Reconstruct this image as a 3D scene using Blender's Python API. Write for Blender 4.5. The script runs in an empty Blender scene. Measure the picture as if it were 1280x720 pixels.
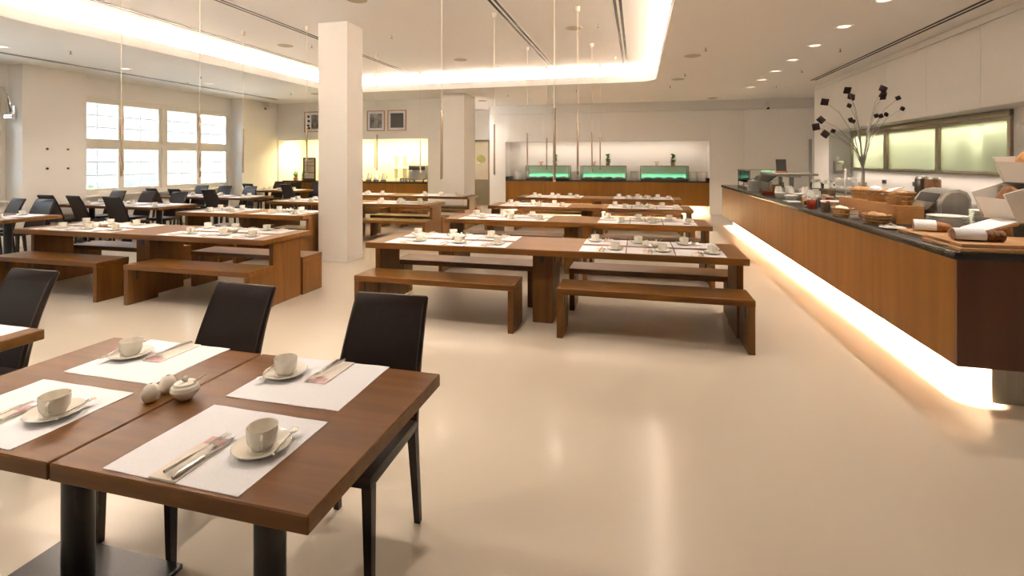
import bpy, bmesh, math, random
from mathutils import Vector, Matrix, Euler
R = random.Random(7)
PI = math.pi
scene = bpy.context.scene
C = scene.collection

# ------------------------------------------------------------------ camera
YAW = math.atan2(157, 620)
cam_d = bpy.data.cameras.new('camera'); cam_d.sensor_width = 36; cam_d.lens = 620 / 1280 * 36
cam_d.shift_y = -159 / 1280; cam_d.clip_start = 0.05; cam_d.clip_end = 200
cam = bpy.data.objects.new('camera', cam_d); C.objects.link(cam)
cam.location = (0, 0, 1.6); cam.rotation_euler = (PI / 2, 0, YAW)
scene.camera = cam

# ------------------------------------------------------------------ world, exposure
w = bpy.data.worlds.new('world'); scene.world = w; w.use_nodes = True
bg = w.node_tree.nodes['Background']; bg.inputs[0].default_value = (0.86, 0.93, 1.0, 1); bg.inputs[1].default_value = 8.0
vs = scene.view_settings
vs.view_transform = 'Standard'; vs.look = 'None'; vs.exposure = 1.84; vs.gamma = 1.0; vs.use_curve_mapping = False
scene.cycles.max_bounces = 10; scene.cycles.diffuse_bounces = 5; scene.cycles.transparent_max_bounces = 12
scene.cycles.caustics_reflective = False; scene.cycles.caustics_refractive = False
scene.cycles.sample_clamp_indirect = 8

# ------------------------------------------------------------------ room numbers
ZL, ZR = 3.40, 3.80                     # lower and raised ceiling
XL, XB = -11.05, -11.45                 # left piers, window plane
XR, XS = 4.15, 4.60                     # right wall, serving-hatch plane
YF, YB, YBL, YH = -4.0, 15.8, 13.4, 17.0  # wall behind camera, back wall, left back wall, hall end
TT = 1.005                              # counter top

def area(name, loc, rot, sx, sy, power, col, spread=PI):
    d = bpy.data.lights.new(name, 'AREA'); d.shape = 'RECTANGLE'; d.size = sx; d.size_y = sy
    d.energy = power; d.color = col; d.spread = spread
    o = bpy.data.objects.new(name, d); C.objects.link(o); o.location = loc; o.rotation_euler = rot
    return o
def spot(name, loc, power, col, ang=1.9, blend=0.6, rad=0.05):
    d = bpy.data.lights.new(name, 'SPOT'); d.energy = power; d.color = col; d.spot_size = ang; d.spot_blend = blend; d.shadow_soft_size = rad
    o = bpy.data.objects.new(name, d); C.objects.link(o); o.location = loc
    return o
WARM = (1.0, 0.84, 0.70); WARM2 = (1.0, 0.78, 0.48)
CX0, CX1, CY0, CY1 = -7.70, 0.40, 3.60, 11.65     # cove lip rectangle
COVE = 54.0   # watts per metre
for nm, loc, sx, sy, tilt in (
        ('cove_light_window_side', (CX0 - .2, 7.6, 3.575), .07, 7.2, (0, PI - .5, 0)),
        ('cove_light_counter_side', (CX1 + .2, 7.6, 3.575), .07, 7.4, (0, PI + .5, 0)),
        ('cove_light_far_side', (-3.65, CY1 + .2, 3.575), 7.2, .07, (PI - .5, 0, 0)),
        ('cove_light_near_side', (-3.65, CY0 - .2, 3.575), 7.2, .07, (PI + .5, 0, 0))):
    area(nm, loc, tilt, sx, sy, COVE * max(sx, sy), WARM)
# daylight portals in the three window bays
for i, (y0, y1) in enumerate(((7.78, 11.96), (2.5, 6.68), (-2.8, 1.4))):
    p = area('window_portal', (XB - .15, (y0 + y1) / 2, 1.95), (0, -PI / 2, 0), 2.1, y1 - y0, 1, (1, 1, 1)); p.data.cycles.is_portal = True
# strip lights under the counters
area('counter_plinth_light', (2.20, 8.50, .262), (0, 0, 0), .13, 9.1, 440, WARM2, .8)
area('buffet_plinth_light', (-1.05, 15.93, .262), (0, 0, 0), 6.0, .14, 110, WARM2, 1.3)
# hidden lamps in the bar niche and behind the serving hatch
area('bar_niche_light', (-8.4, 13.72, 2.24), (.35, 0, 0), 4.8, .12, 48, (1.0, .83, .46))
area('kitchen_light', (4.84, 10.1, 2.30), (0, .35, 0), .06, 4.8, 20, (1.0, .93, .64))
area('kitchen_ceiling_light', (5.9, 10.1, 2.46), (0, 0, 0), .3, 5.0, 38, (1.0, .95, .80))
area('hatch_shelf_light', (4.48, 10.0, 1.375), (0, .2, 0), .06, 4.4, 2, WARM)
area('buffet_niche_light', (-1.05, 15.95, 2.18), (.3, 0, 0), 5.6, .08, 6, WARM)

# ------------------------------------------------------------------ materials
MAT = {}
def mat(name, col, rough=.5, metal=0, spec=.5, emit=None, es=0, coat=0, noise=None, bump=None, trans=0):
    m = bpy.data.materials.new(name); m.use_nodes = True; nt = m.node_tree
    b = nt.nodes['Principled BSDF']
    b.inputs['Base Color'].default_value = (*col, 1); b.inputs['Roughness'].default_value = rough
    b.inputs['Metallic'].default_value = metal; b.inputs['Specular IOR Level'].default_value = spec
    b.inputs['Coat Weight'].default_value = coat; b.inputs['Coat Roughness'].default_value = .08
    b.inputs['Transmission Weight'].default_value = trans
    if emit: b.inputs['Emission Color'].default_value = (*emit, 1); b.inputs['Emission Strength'].default_value = es
    if noise:   # (scale xyz, second colour, detail)
        sc, c2, det = noise
        tc = nt.nodes.new('ShaderNodeTexCoord'); mp = nt.nodes.new('ShaderNodeMapping'); mp.inputs['Scale'].default_value = sc
        oi = nt.nodes.new('ShaderNodeObjectInfo'); ml = nt.nodes.new('ShaderNodeMath'); ml.operation = 'MULTIPLY'; ml.inputs[1].default_value = 37
        nt.links.new(oi.outputs['Random'], ml.inputs[0])
        cb = nt.nodes.new('ShaderNodeCombineXYZ')
        for k in range(3): nt.links.new(ml.outputs[0], cb.inputs[k])
        nt.links.new(cb.outputs[0], mp.inputs['Location'])
        n = nt.nodes.new('ShaderNodeTexNoise'); n.inputs['Scale'].default_value = 1; n.inputs['Detail'].default_value = det
        n.inputs['Distortion'].default_value = .4
        rp = nt.nodes.new('ShaderNodeValToRGB'); rp.color_ramp.elements[0].position = .32; rp.color_ramp.elements[1].position = .68
        rp.color_ramp.elements[0].color = (*c2, 1); rp.color_ramp.elements[1].color = (*col, 1)
        nt.links.new(tc.outputs['Object'], mp.inputs[0]); nt.links.new(mp.outputs[0], n.inputs['Vector'])
        nt.links.new(n.outputs[0], rp.inputs[0]); nt.links.new(rp.outputs[0], b.inputs['Base Color'])
        if bump:
            bp = nt.nodes.new('ShaderNodeBump'); bp.inputs['Strength'].default_value = bump; bp.inputs['Distance'].default_value = .002
            nt.links.new(n.outputs[0], bp.inputs['Height']); nt.links.new(bp.outputs[0], b.inputs['Normal'])
    MAT[name] = m
    return m
mat('floor_epoxy', (.655, .59, .49), .20, coat=.12, noise=((.35, .35, .35), (.625, .56, .465), 3))
mat('paint', (.89, .865, .835), .75, noise=((.6, .6, .6), (.88, .855, .82), 2))
mat('ceiling_paint', (.90, .88, .855), .8, noise=((.4, .4, .4), (.89, .87, .845), 2))
mat('wall_panel', (.89, .865, .835), .45, noise=((.5, .5, .5), (.88, .855, .82), 2))
mat('wood', (.152, .060, .009), .40, noise=((1.6, 26, 26), (.098, .036, .0047), 6), bump=.06, spec=.25)
mat('wood_y', (.205, .086, .026), .38, noise=((26, 1.6, 26), (.165, .070, .024), 6), bump=.06)
mat('wood_z', (.140, .055, .0085), .42, spec=.25, noise=((22, 22, 1.6), (.090, .033, .0047), 6), bump=.06)
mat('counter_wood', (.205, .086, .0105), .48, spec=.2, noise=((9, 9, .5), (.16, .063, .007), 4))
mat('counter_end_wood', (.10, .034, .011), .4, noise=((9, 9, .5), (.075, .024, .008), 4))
mat('pale_wood', (.52, .30, .13), .5, noise=((18, 2, 18), (.40, .21, .08), 5))
mat('riser_wood', (.47, .23, .07), .42, noise=((14, 1.5, 14), (.38, .17, .05), 4))
mat('leather', (.018, .009, .007), .42, spec=.28, noise=((60, 60, 60), (.013, .0065, .005), 3), bump=.15)
mat('leather_edge', (.035, .02, .016), .35, noise=((60, 60, 60), (.045, .028, .022), 2))
mat('black_metal', (.012, .012, .014), .35, metal=.2, noise=((30, 30, 30), (.010, .010, .012), 2))
mat('black_stone', (.018, .015, .013), .22, noise=((120, 120, 120), (.035, .03, .027), 2))
mat('steel', (.62, .60, .56), .28, metal=1, noise=((40, 2, 40), (.52, .50, .47), 2))
mat('grey_metal', (.34, .32, .29), .38, metal=.8, noise=((30, 30, 2), (.30, .28, .25), 2))
mat('chrome', (.80, .79, .77), .10, metal=1, noise=((8, 8, 8), (.74, .73, .71), 1))
mat('bronze', (.36, .29, .20), .4, metal=.4, noise=((30, 30, 2), (.32, .26, .18), 2))
mat('frame_bronze', (.38, .32, .23), .4, metal=.5, noise=((3, 30, 30), (.33, .28, .20), 2))
mat('cord', (.80, .74, .62), .6, noise=((20, 20, 20), (.76, .70, .58), 1))
mat('porcelain', (.85, .82, .75), .12, noise=((10, 10, 10), (.82, .78, .69), 1), coat=.2)
mat('white_porcelain', (.82, .80, .75), .14, noise=((10, 10, 10), (.79, .77, .72), 1), coat=.3)
mat('linen', (.86, .87, .92), .9, noise=((260, 260, 260), (.80, .81, .86), 2), bump=.12)
mat('paper', (.80, .74, .66), .7, noise=((40, 40, 40), (.77, .71, .63), 2))
mat('pink_print', (.66, .36, .40), .7, noise=((90, 90, 90), (.72, .46, .48), 2))
mat('white_plastic', (.80, .78, .74), .35, noise=((6, 6, 6), (.78, .76, .72), 1))
mat('white_frame', (.84, .80, .72), .42, noise=((5, 5, 5), (.82, .78, .70), 1))
mat('dark_slot', (.010, .009, .008), .6, noise=((20, 20, 20), (.014, .012, .010), 1))
mat('disc_beige', (.52, .45, .33), .6, noise=((70, 70, 70), (.46, .40, .29), 2))
mat('bread', (.50, .25, .085), .75, noise=((22, 22, 22), (.27, .11, .035), 5), bump=.5)
mat('dark_bread', (.26, .125, .05), .8, noise=((26, 26, 26), (.15, .065, .028), 5), bump=.5)
mat('floury_bread', (.60, .38, .19), .85, noise=((14, 14, 14), (.34, .165, .065), 5), bump=.5)
mat('wicker', (.42, .24, .095), .7, noise=((40, 40, 120), (.26, .13, .045), 3), bump=.5)
mat('leaf_green', (.10, .24, .045), .5, noise=((14, 14, 14), (.05, .15, .025), 3))
mat('flower_red', (.75, .16, .06), .6, noise=((20, 20, 20), (.80, .30, .10), 2))
mat('flower_yellow', (.85, .55, .05), .6, noise=((20, 20, 20), (.80, .45, .04), 2))
mat('terracotta', (.48, .20, .09), .7, noise=((10, 10, 10), (.42, .17, .07), 2))
mat('petal_dark', (.012, .007, .006), .8, spec=.1, noise=((30, 30, 30), (.022, .012, .01), 2))
mat('photo_print', (.035, .035, .035), .4, noise=((7, 7, 7), (.24, .235, .22), 5))
mat('board_dark', (.02, .015, .012), .5, noise=((10, 10, 10), (.026, .02, .016), 2))
mat('jam', (.38, .05, .02), .25, noise=((30, 30, 30), (.28, .03, .012), 2))
mat('coffee_dark', (.035, .018, .010), .3, noise=((30, 30, 30), (.05, .026, .014), 2))
mat('cereal', (.55, .34, .14), .8, noise=((90, 90, 90), (.35, .19, .07), 3), bump=.4)
mat('salad', (.16, .30, .05), .6, noise=((40, 40, 40), (.55, .16, .05), 4), bump=.4)
mat('door_paint', (.60, .52, .38), .5, noise=((4, 4, 4), (.57, .49, .36), 2))
mat('door_kick', (.27, .22, .135), .45, noise=((4, 4, 4), (.24, .195, .12), 2))
mat('porthole_glass', (.34, .34, .08), .12, noise=((6, 6, 6), (.28, .29, .07), 1), coat=.5)
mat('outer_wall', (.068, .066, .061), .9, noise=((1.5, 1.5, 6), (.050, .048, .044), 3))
mat('hedge', (.06, .075, .04), .9, noise=((9, 9, 9), (.035, .05, .025), 4))
mat('ground', (.55, .54, .52), .9, noise=((2, 2, 2), (.48, .47, .45), 3))
mat('lamp_glow', (.9, .85, .7), .5, emit=(1.0, .80, .58), es=.5, noise=((5, 5, 5), (.88, .83, .68), 1))
mat('green_glow', (.1, .6, .3), .5, emit=(.34, 1.0, .60), es=.22, noise=((5, 5, 5), (.1, .55, .28), 1))
mat('yellow_wall', (.84, .74, .48), .7, noise=((.6, .6, .6), (.82, .71, .45), 2))
mat('kitchen_wall', (.60, .60, .50), .6, noise=((.6, .6, .6), (.55, .55, .45), 2))
mat('kitchen_dark', (.16, .18, .13), .5, noise=((2, 2, 2), (.13, .15, .10), 2))
mat('screen_text', (.70, .64, .54), .6, noise=((4, 30, 70), (.30, .25, .20), 3))
def glass(name, tint, refl=.12):
    m = bpy.data.materials.new(name); m.use_nodes = True; nt = m.node_tree
    nt.nodes.remove(nt.nodes['Principled BSDF'])
    t = nt.nodes.new('ShaderNodeBsdfTransparent'); t.inputs[0].default_value = (*tint, 1)
    g = nt.nodes.new('ShaderNodeBsdfGlossy'); g.inputs['Roughness'].default_value = .03
    lw = nt.nodes.new('ShaderNodeFresnel'); lw.inputs[0].default_value = 1.3
    mx = nt.nodes.new('ShaderNodeMixShader')
    nt.links.new(lw.outputs[0], mx.inputs[0]); nt.links.new(t.outputs[0], mx.inputs[1]); nt.links.new(g.outputs[0], mx.inputs[2])
    nt.links.new(mx.outputs[0], nt.nodes['Material Output'].inputs[0]); MAT[name] = m
glass('glass', (.93, .96, .94)); glass('green_glass', (.86, .96, .90)); glass('window_glass', (.95, .97, .97))
def frosted():
    m = bpy.data.materials.new('frosted_glass'); m.use_nodes = True; nt = m.node_tree
    nt.nodes.remove(nt.nodes['Principled BSDF'])
    t = nt.nodes.new('ShaderNodeBsdfTranslucent'); t.inputs[0].default_value = (.86, .87, .78, 1)
    g = nt.nodes.new('ShaderNodeBsdfRefraction'); g.inputs['Roughness'].default_value = .22; g.inputs['IOR'].default_value = 1.06
    g.inputs[0].default_value = (.88, .91, .84, 1)
    gl = nt.nodes.new('ShaderNodeBsdfGlossy'); gl.inputs['Roughness'].default_value = .35; gl.inputs[0].default_value = (.9, .9, .9, 1)
    m1 = nt.nodes.new('ShaderNodeMixShader'); m1.inputs[0].default_value = .68
    m2 = nt.nodes.new('ShaderNodeMixShader'); m2.inputs[0].default_value = .06
    nt.links.new(t.outputs[0], m1.inputs[1]); nt.links.new(g.outputs[0], m1.inputs[2])
    nt.links.new(m1.outputs[0], m2.inputs[1]); nt.links.new(gl.outputs[0], m2.inputs[2])
    nt.links.new(m2.outputs[0], nt.nodes['Material Output'].inputs[0]); MAT['frosted_glass'] = m
frosted()

# ------------------------------------------------------------------ mesh builder
class MB:
    def __init__(s): s.v = []; s.f = []
    def add(s, vs_, fs):
        o = len(s.v); s.v += [tuple(p) for p in vs_]; s.f += [tuple(i + o for i in f) for f in fs]; return s
    def box(s, x0, x1, y0, y1, z0, z1, b=0):
        if b <= 0:
            vs_ = [(x, y, z) for x in (x0, x1) for y in (y0, y1) for z in (z0, z1)]
            return s.add(vs_, [(0, 1, 3, 2), (4, 6, 7, 5), (0, 4, 5, 1), (2, 3, 7, 6), (0, 2, 6, 4), (1, 5, 7, 3)])
        bm = bmesh.new()
        bmesh.ops.create_cube(bm, size=1)
        for v in bm.verts: v.co = (x0 + (v.co.x + .5) * (x1 - x0), y0 + (v.co.y + .5) * (y1 - y0), z0 + (v.co.z + .5) * (z1 - z0))
        bmesh.ops.bevel(bm, geom=bm.edges[:], offset=b, segments=2 if b > .004 else 1, affect='EDGES', profile=.5)
        bm.verts.index_update()
        s.add([v.co[:] for v in bm.verts], [[v.index for v in f.verts] for f in bm.faces]); bm.free(); return s
    def lathe(s, prof, n=20, c=(0, 0, 0), sx=1, sy=1):
        vs_ = []; fs = []; idx = []
        for r, z in prof:
            if r < 1e-6: idx.append([len(vs_)]); vs_.append((c[0], c[1], c[2] + z))
            else:
                idx.append(list(range(len(vs_), len(vs_) + n)))
                vs_ += [(c[0] + sx * r * math.cos(2 * PI * k / n), c[1] + sy * r * math.sin(2 * PI * k / n), c[2] + z) for k in range(n)]
        for a, b in zip(idx, idx[1:]):
            for k in range(n):
                l = (k + 1) % n
                if len(a) == 1 and len(b) == 1: continue
                if len(a) == 1: fs.append((a[0], b[l], b[k]))
                elif len(b) == 1: fs.append((a[k], a[l], b[0]))
                else: fs.append((a[k], a[l], b[l], b[k]))
        return s.add(vs_, fs)
    def cyl(s, c, r, h, n=16, r2=None):
        r2 = r if r2 is None else r2
        return s.lathe([(0, 0), (r, 0), (r2, h), (0, h)], n, c)
    def tube(s, pts, r, n=8, cap=True):
        pts = [Vector(p) for p in pts]; rr = r if isinstance(r, (list, tuple)) else [r] * len(pts)
        vs_ = []; fs = []; up = None
        for i, p in enumerate(pts):
            t = (pts[min(i + 1, len(pts) - 1)] - pts[max(i - 1, 0)]).normalized()
            if up is None:
                up = Vector((0, 0, 1)) if abs(t.z) < .9 else Vector((1, 0, 0))
            a = t.cross(up).normalized(); b = a.cross(t).normalized(); up = b
            vs_ += [p + rr[i] * (a * math.cos(2 * PI * k / n) + b * math.sin(2 * PI * k / n)) for k in range(n)]
        for i in range(len(pts) - 1):
            for k in range(n):
                l = (k + 1) % n; fs.append((i * n + k, i * n + l, (i + 1) * n + l, (i + 1) * n + k))
        if cap: fs.append(tuple(range(n))[::-1]); fs.append(tuple(range((len(pts) - 1) * n, len(pts) * n)))
        return s.add(vs_, fs)
    def blob(s, c, rx, ry, rz, n=14, m=9, bump=0, seed=0, flat=None):
        rg = random.Random(seed); vs_ = []; fs = []
        for i in range(m + 1):
            th = PI * i / m
            for k in range(n):
                ph = 2 * PI * k / n; q = 1 + rg.uniform(-bump, bump)
                z = rz * math.cos(th) * q
                if flat is not None: z = max(z, -flat)
                vs_.append((c[0] + rx * math.sin(th) * math.cos(ph) * q, c[1] + ry * math.sin(th) * math.sin(ph) * q, c[2] + z))
        for i in range(m):
            for k in range(n):
                l = (k + 1) % n; fs.append((i * n + k, (i + 1) * n + k, (i + 1) * n + l, i * n + l))
        return s.add(vs_, fs)
    def prism(s, poly, axis, a0, a1):
        n = len(poly)
        def P(p, a): return (a, p[0], p[1]) if axis == 'x' else (p[0], a, p[1]) if axis == 'y' else (p[0], p[1], a)
        return s.add([P(p, a0) for p in poly] + [P(p, a1) for p in poly],
                     [tuple(range(n))[::-1], tuple(range(n, 2 * n))] + [(k, (k + 1) % n, n + (k + 1) % n, n + k) for k in range(n)])
    def xf(s, M_):
        s.v = [tuple(M_ @ Vector(p)) for p in s.v]; return s
    def mesh(s, name, m, smooth=35):
        me = bpy.data.meshes.new(name); me.from_pydata(s.v, [], s.f); 
        bm = bmesh.new(); bm.from_mesh(me); bmesh.ops.recalc_face_normals(bm, faces=bm.faces[:]); bm.to_mesh(me); bm.free()
        if m: me.materials.append(MAT[m])
        if smooth:
            for p in me.polygons: p.use_smooth = True
            me.set_sharp_from_angle(angle=math.radians(smooth))
        return me

def tag(o, label=None, cat=None, group=None, kind=None):
    if label: o['label'] = label
    if cat: o['category'] = cat
    if group: o['group'] = group
    if kind: o['kind'] = kind
    return o
def ob(name, data, parent=None, loc=(0, 0, 0), rot=(0, 0, 0), label=None, cat=None, group=None, kind=None):
    o = bpy.data.objects.new(name, data); C.objects.link(o)
    o.location = loc; o.rotation_euler = rot if isinstance(rot, tuple) else (0, 0, rot)
    if parent: o.parent = parent
    return tag(o, label, cat, group, kind)
def part(name, mb, m, parent, smooth=35, **k): return ob(name, mb.mesh(name, m, smooth), parent, **k)
def thing(name, loc, rot, label, cat, group=None): return ob(name, None, None, loc, rot, label, cat, group)
def struct(name, mb, m, label=None, smooth=0): return ob(name, mb.mesh(name, m, smooth), label=label, kind='structure')
def stamp(name, parts, loc, rot, label, cat, group=None):
    """a thing made of shared meshes: parts = [(part name, mesh, [(sub name, mesh), ...]), ...]"""
    t = thing(name, loc, rot, label, cat, group)
    for pn, me, *subs in parts:
        p = ob(pn, me, t)
        for sn, sm in (subs[0] if subs else []): ob(sn, sm, p)
    return t
ORD = 'first second third fourth fifth sixth seventh eighth ninth tenth eleventh twelfth thirteenth fourteenth fifteenth sixteenth seventeenth eighteenth nineteenth twentieth'.split()

# ================================================================== THE ROOM
struct('floor', MB().box(-11.7, 5.1, YF - .2, 17.2, -.12, 0), 'floor_epoxy', 'glossy cream poured floor of the dining hall')

def rrect(x0, x1, y0, y1, r, off=0, n=10):
    """rounded rectangle; r = radii at (x1,y1),(x0,y1),(x0,y0),(x1,y0)"""
    out = []
    for (cx, cy, rr, a0) in ((x1 - r[0], y1 - r[0], r[0], 0), (x0 + r[1], y1 - r[1], r[1], PI / 2), (x0 + r[2], y0 + r[2], r[2], PI), (x1 - r[3], y0 + r[3], r[3], 1.5 * PI)):
        for k in range(n + 1):
            a = a0 + PI / 2 * k / n; out.append((cx + (rr + off) * math.cos(a), cy + (rr + off) * math.sin(a)))
    return out
RR = (.40, .9, 1.1, .5)
lip = rrect(CX0, CX1, CY0, CY1, RR)
def sheet_with_hole(outer, inner, z):
    bm = bmesh.new(); es = []
    for loop in (outer, inner):
        vs_ = [bm.verts.new((x, y, z)) for x, y in loop]
        es += [bm.edges.new((vs_[k], vs_[(k + 1) % len(vs_)])) for k in range(len(vs_))]
    bmesh.ops.triangle_fill(bm, use_beauty=True, edges=es)
    bm.verts.index_update()
    mb = MB().add([v.co[:] for v in bm.verts], [[v.index for v in f.verts] for f in bm.faces]); bm.free(); return mb
cmb = sheet_with_hole([(-11.7, YF - .2), (5.1, YF - .2), (5.1, 17.2), (-11.7, 17.2)], lip, ZL)
cl = struct('ceiling', cmb, 'ceiling_paint', 'white lower ceiling with a large rounded light cove')
def band(loop, off_loop, z0, z1):
    n = len(loop); mb = MB()
    mb.add([(x, y, z0) for x, y in loop] + [(x, y, z1) for x, y in loop] + [(x, y, z0) for x, y in off_loop] + [(x, y, z1) for x, y in off_loop],
           [f for k in range(n) for l in [(k + 1) % n] for f in ((k, l, n + l, n + k), (2 * n + k, 3 * n + k, 3 * n + l, 2 * n + l), (n + k, n + l, 3 * n + l, 3 * n + k), (k, 2 * n + k, 2 * n + l, l))])
    return mb
part('cove_lip', band(lip, rrect(CX0, CX1, CY0, CY1, RR, .03), ZL - .001, 3.565), 'ceiling_paint', cl)
part('cove_pocket_wall', band(rrect(CX0, CX1, CY0, CY1, RR, .46), rrect(CX0, CX1, CY0, CY1, RR, .5), ZL + .004, ZR + .02), 'ceiling_paint', cl)
part('raised_ceiling', MB().box(CX0 - .6, CX1 + .6, CY0 - .6, CY1 + .6, ZR, ZR + .1), 'ceiling_paint', cl, 0)

# ---- left wall: piers, lintels and parapets; three window bays
bays = ((7.78, 11.96), (2.5, 6.68), (-2.8, 1.4))
wl = MB()
edges = [YF - .2, -2.8, 1.4, 2.5, 6.68, 7.78, 11.96, YBL + 1.5]
for k in range(0, len(edges), 2): wl.box(-11.75, XL, edges[k], edges[k + 1], 0, ZL)
for y0, y1 in bays:
    wl.box(-11.75, XB, y0, y1, 0, .86); wl.box(-11.75, XB + .02, y0, y1, 2.99, ZL)
struct('wall_left', wl, 'paint', 'white window wall with protruding piers')
def window(idx, y0, y1):
    t = ob('window_%d' % idx, None, None, (XB, y0, .86), kind='structure',
           label=('white eight-pane casement window in the far bay', 'white casement window cut by the left picture edge', 'white casement window in the bay beside the camera')[idx - 1])
    W = y1 - y0; H = 2.13
    fr = MB()
    fr.box(-.10, -.02, 0, W, 0, .07); fr.box(-.10, -.02, 0, W, H - .07, H); fr.box(-.10, -.02, 0, .07, .07, H - .07); fr.box(-.10, -.02, W - .07, W, .07, H - .07)
    fr.box(-.11, -.01, 0.07, W - .07, 1.06, 1.16); fr.box(-.11, -.005, W / 2 - .055, W / 2 + .055, .07, 1.06); fr.box(-.11, -.005, W / 2 - .055, W / 2 + .055, 1.16, H - .07)
    part('window_frame', fr, 'white_frame', t, 0)
    part('window_sill', MB().box(-.02, .14, 0.02, W - .02, -.04, -.004, .008), 'white_frame', t)
    cw = (W - .14 - .11) / 4
    for c in range(4):
        ya = .07 + c * cw + (.11 if c > 1 else 0); yb = ya + cw
        for (za, zb) in ((.07, 1.06), (1.16, H - .07)):
            s = MB(); b = .055
            s.box(-.085, -.035, ya, yb, za, za + b); s.box(-.085, -.035, ya, yb, zb - b, zb); s.box(-.085, -.035, ya, ya + b, za + b, zb - b); s.box(-.085, -.035, yb - b, yb, za + b, zb - b)
            so = part('casement', s, 'white_frame', t, 0)
            part('pane', MB().box(-.064, -.060, ya + b, yb - b, za + b, zb - b), 'window_glass', so, 0)
            bars = MB().box(-.10, -.09, (ya + yb) / 2 - .006, (ya + yb) / 2 + .006, za + b, zb - b)
            for q in (1, 2): bars.box(-.10, -.09, ya + b, yb - b, za + b + q * (zb - za - 2 * b) / 3 - .006, za + b + q * (zb - za - 2 * b) / 3 + .006)
            part('glazing_bars', bars, 'white_frame', so, 0)
            hy = yb - .03 if c % 2 == 0 else ya + .03
            h = MB().box(-.035, -.015, hy - .012, hy + .012, (za + zb) / 2 - .03, (za + zb) / 2 + .03).box(-.02, .0, hy - .01, hy + .01, (za + zb) / 2 - .015, (za + zb) / 2 + .11, .003)
            part('window_handle', h, 'white_frame', so, 20)
    return t
for i, (a, b) in enumerate(bays): window(i + 1, a + .005, b - .005)

# ---- wall behind the camera and right wall
struct('wall_behind_camera', MB().box(-11.7, 5.1, YF - .2, YF, 0, ZL), 'paint', 'white wall behind the camera')
wr = MB()
wr.box(XR + .03, 4.75, YF, 13.44, 2.26, ZL)             # bulkhead over the hatch
wr.box(XR + .03, 4.75, 12.51, 13.44, 0, 2.26)           # far jamb
wr.box(XS, 4.75, YF, 7.62, 0, 2.26)                     # wall in the recess, near part
wr.box(XS, 4.75, 7.62, 12.51, 0, 1.40)                  # below the hatch
wrn = struct('wall_right', wr, 'paint', 'pale wall with bulkhead panels over the serving hatch')
pme = MB().box(0, .027, 0, 1.197, 0, 1.03, .001).mesh('panel', 'wall_panel', 0)
y = 13.44 - 1.2
while y > 2.0: ob('panel', pme, wrn, (XR, y, 2.26)); y -= 1.2
part('jamb_panel', MB().box(XR, XR + .027, 12.51, 13.44, 0.0, 2.255), 'wall_panel', wrn, 0)
part('top_strip', MB().box(XR + .005, XR + .027, 2, 13.44, 3.30, 3.395), 'wall_panel', wrn, 0)
struct('wall_side_corridor', MB().box(4.95, 5.1, 13.44, YB, 0, ZL).box(4.75, 4.95, 13.3, 13.44, 0, ZL), 'paint', 'short pale wall beyond the counter')
# ---- back wall with buffet niche
NX0, NX1 = -4.22, 2.08
wb = MB().box(-4.76, NX0, YB, YH + .1, 0, ZL).box(NX1, 5.1, YB, YB + .8, 0, ZL).box(NX0, NX1, YB, YB + .8, 2.22, ZL).box(NX0, NX1, YB + .62, YB + .8, 0, 2.22)
wbo = struct('wall_back', wb, 'paint', 'white back wall with the long buffet niche')
pm2 = MB().box(0, 1.257, -.02, 0, 0, .88, .001).mesh('panel', 'wall_panel', 0)
for k in range(5): ob('panel', pm2, wbo, (NX0 + k * 1.26, YB, 2.22))
pm3 = MB().box(0, .927, -.02, 0, 0, 3.10, .001).mesh('panel', 'wall_panel', 0)
for k in range(3): ob('panel', pm3, wbo, (NX1 + .02 + k * .93, YB, 0))
struct('trim_1', MB().box(-4.76, 4.95, YB - .10, YB - .02, 3.12, 3.16).box(-4.76, 4.95, YB - .03, YB, 3.16, ZL), 'paint', 'thin ledge along the top of the back wall')
# ---- left back wall with bar niche, pier and hall with the door
wk = MB().box(-11.7, -5.1, YBL, YBL + .22, 2.25, ZL).box(-5.92, -5.1, YBL, YBL + .22, 0, 2.25)
wk.box(-11.7, -5.92, 14.55, 14.7, 0, 2.45).box(-11.7, -5.92, YBL + .22, 14.7, 2.42, 2.47).box(-5.92, -5.80, YBL + .22, 14.7, 0, 2.45).box(-11.1, XL + .03, YBL, 14.6, 0, 2.25)
struct('wall_back_left', wk, 'paint', 'white wall with framed pictures over the bar niche')
part_y = struct('wall_bar_niche', MB().box(-11.0, -5.93, 14.53, 14.548, 0, 2.41), 'yellow_wall', 'yellow lit rear wall of the bar niche')
struct('wall_pier', MB().box(-5.12, -4.48, 12.5, 13.4, 0, ZL), 'paint', 'white pier at the end of the picture wall')
struct('wall_hall', MB().box(-6.0, -5.83, 14.7, YH + .1, 0, ZL).box(-6.3, -5.82, YH, YH + .15, 0, ZL).box(-5.13, -4.7, YH, YH + .15, 0, ZL).box(-5.82, -5.13, YH, YH + .15, 2.36, ZL).box(-5.82, -5.13, YH + .13, YH + .15, 0, 2.36), 'paint', 'pale hall walls around the kitchen door')
d1 = ob('door_1', None, None, (-5.79, YH + .04, 0), kind='structure', label='beige swing door with porthole and dark kick plate')
part('door_leaf', MB().box(.04, .60, 0, .045, .01, 2.28, .004), 'door_paint', d1)
part('kick_plate', MB().box(.045, .595, -.006, 0, .02, .93), 'door_kick', d1, 0)
part('porthole', MB().lathe([(0, 0), (.15, 0), (.15, .012), (0, .012)], 24).xf(Matrix.Translation((.32, 0, 1.66)) @ Matrix.Rotation(PI / 2, 4, 'X')), 'porthole_glass', d1)
part('porthole_ring', MB().tube([(.32 + .155 * math.cos(a * PI / 12), -.008, 1.66 + .155 * math.sin(a * PI / 12)) for a in range(25)], .012, 6, False), 'steel', d1)
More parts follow.
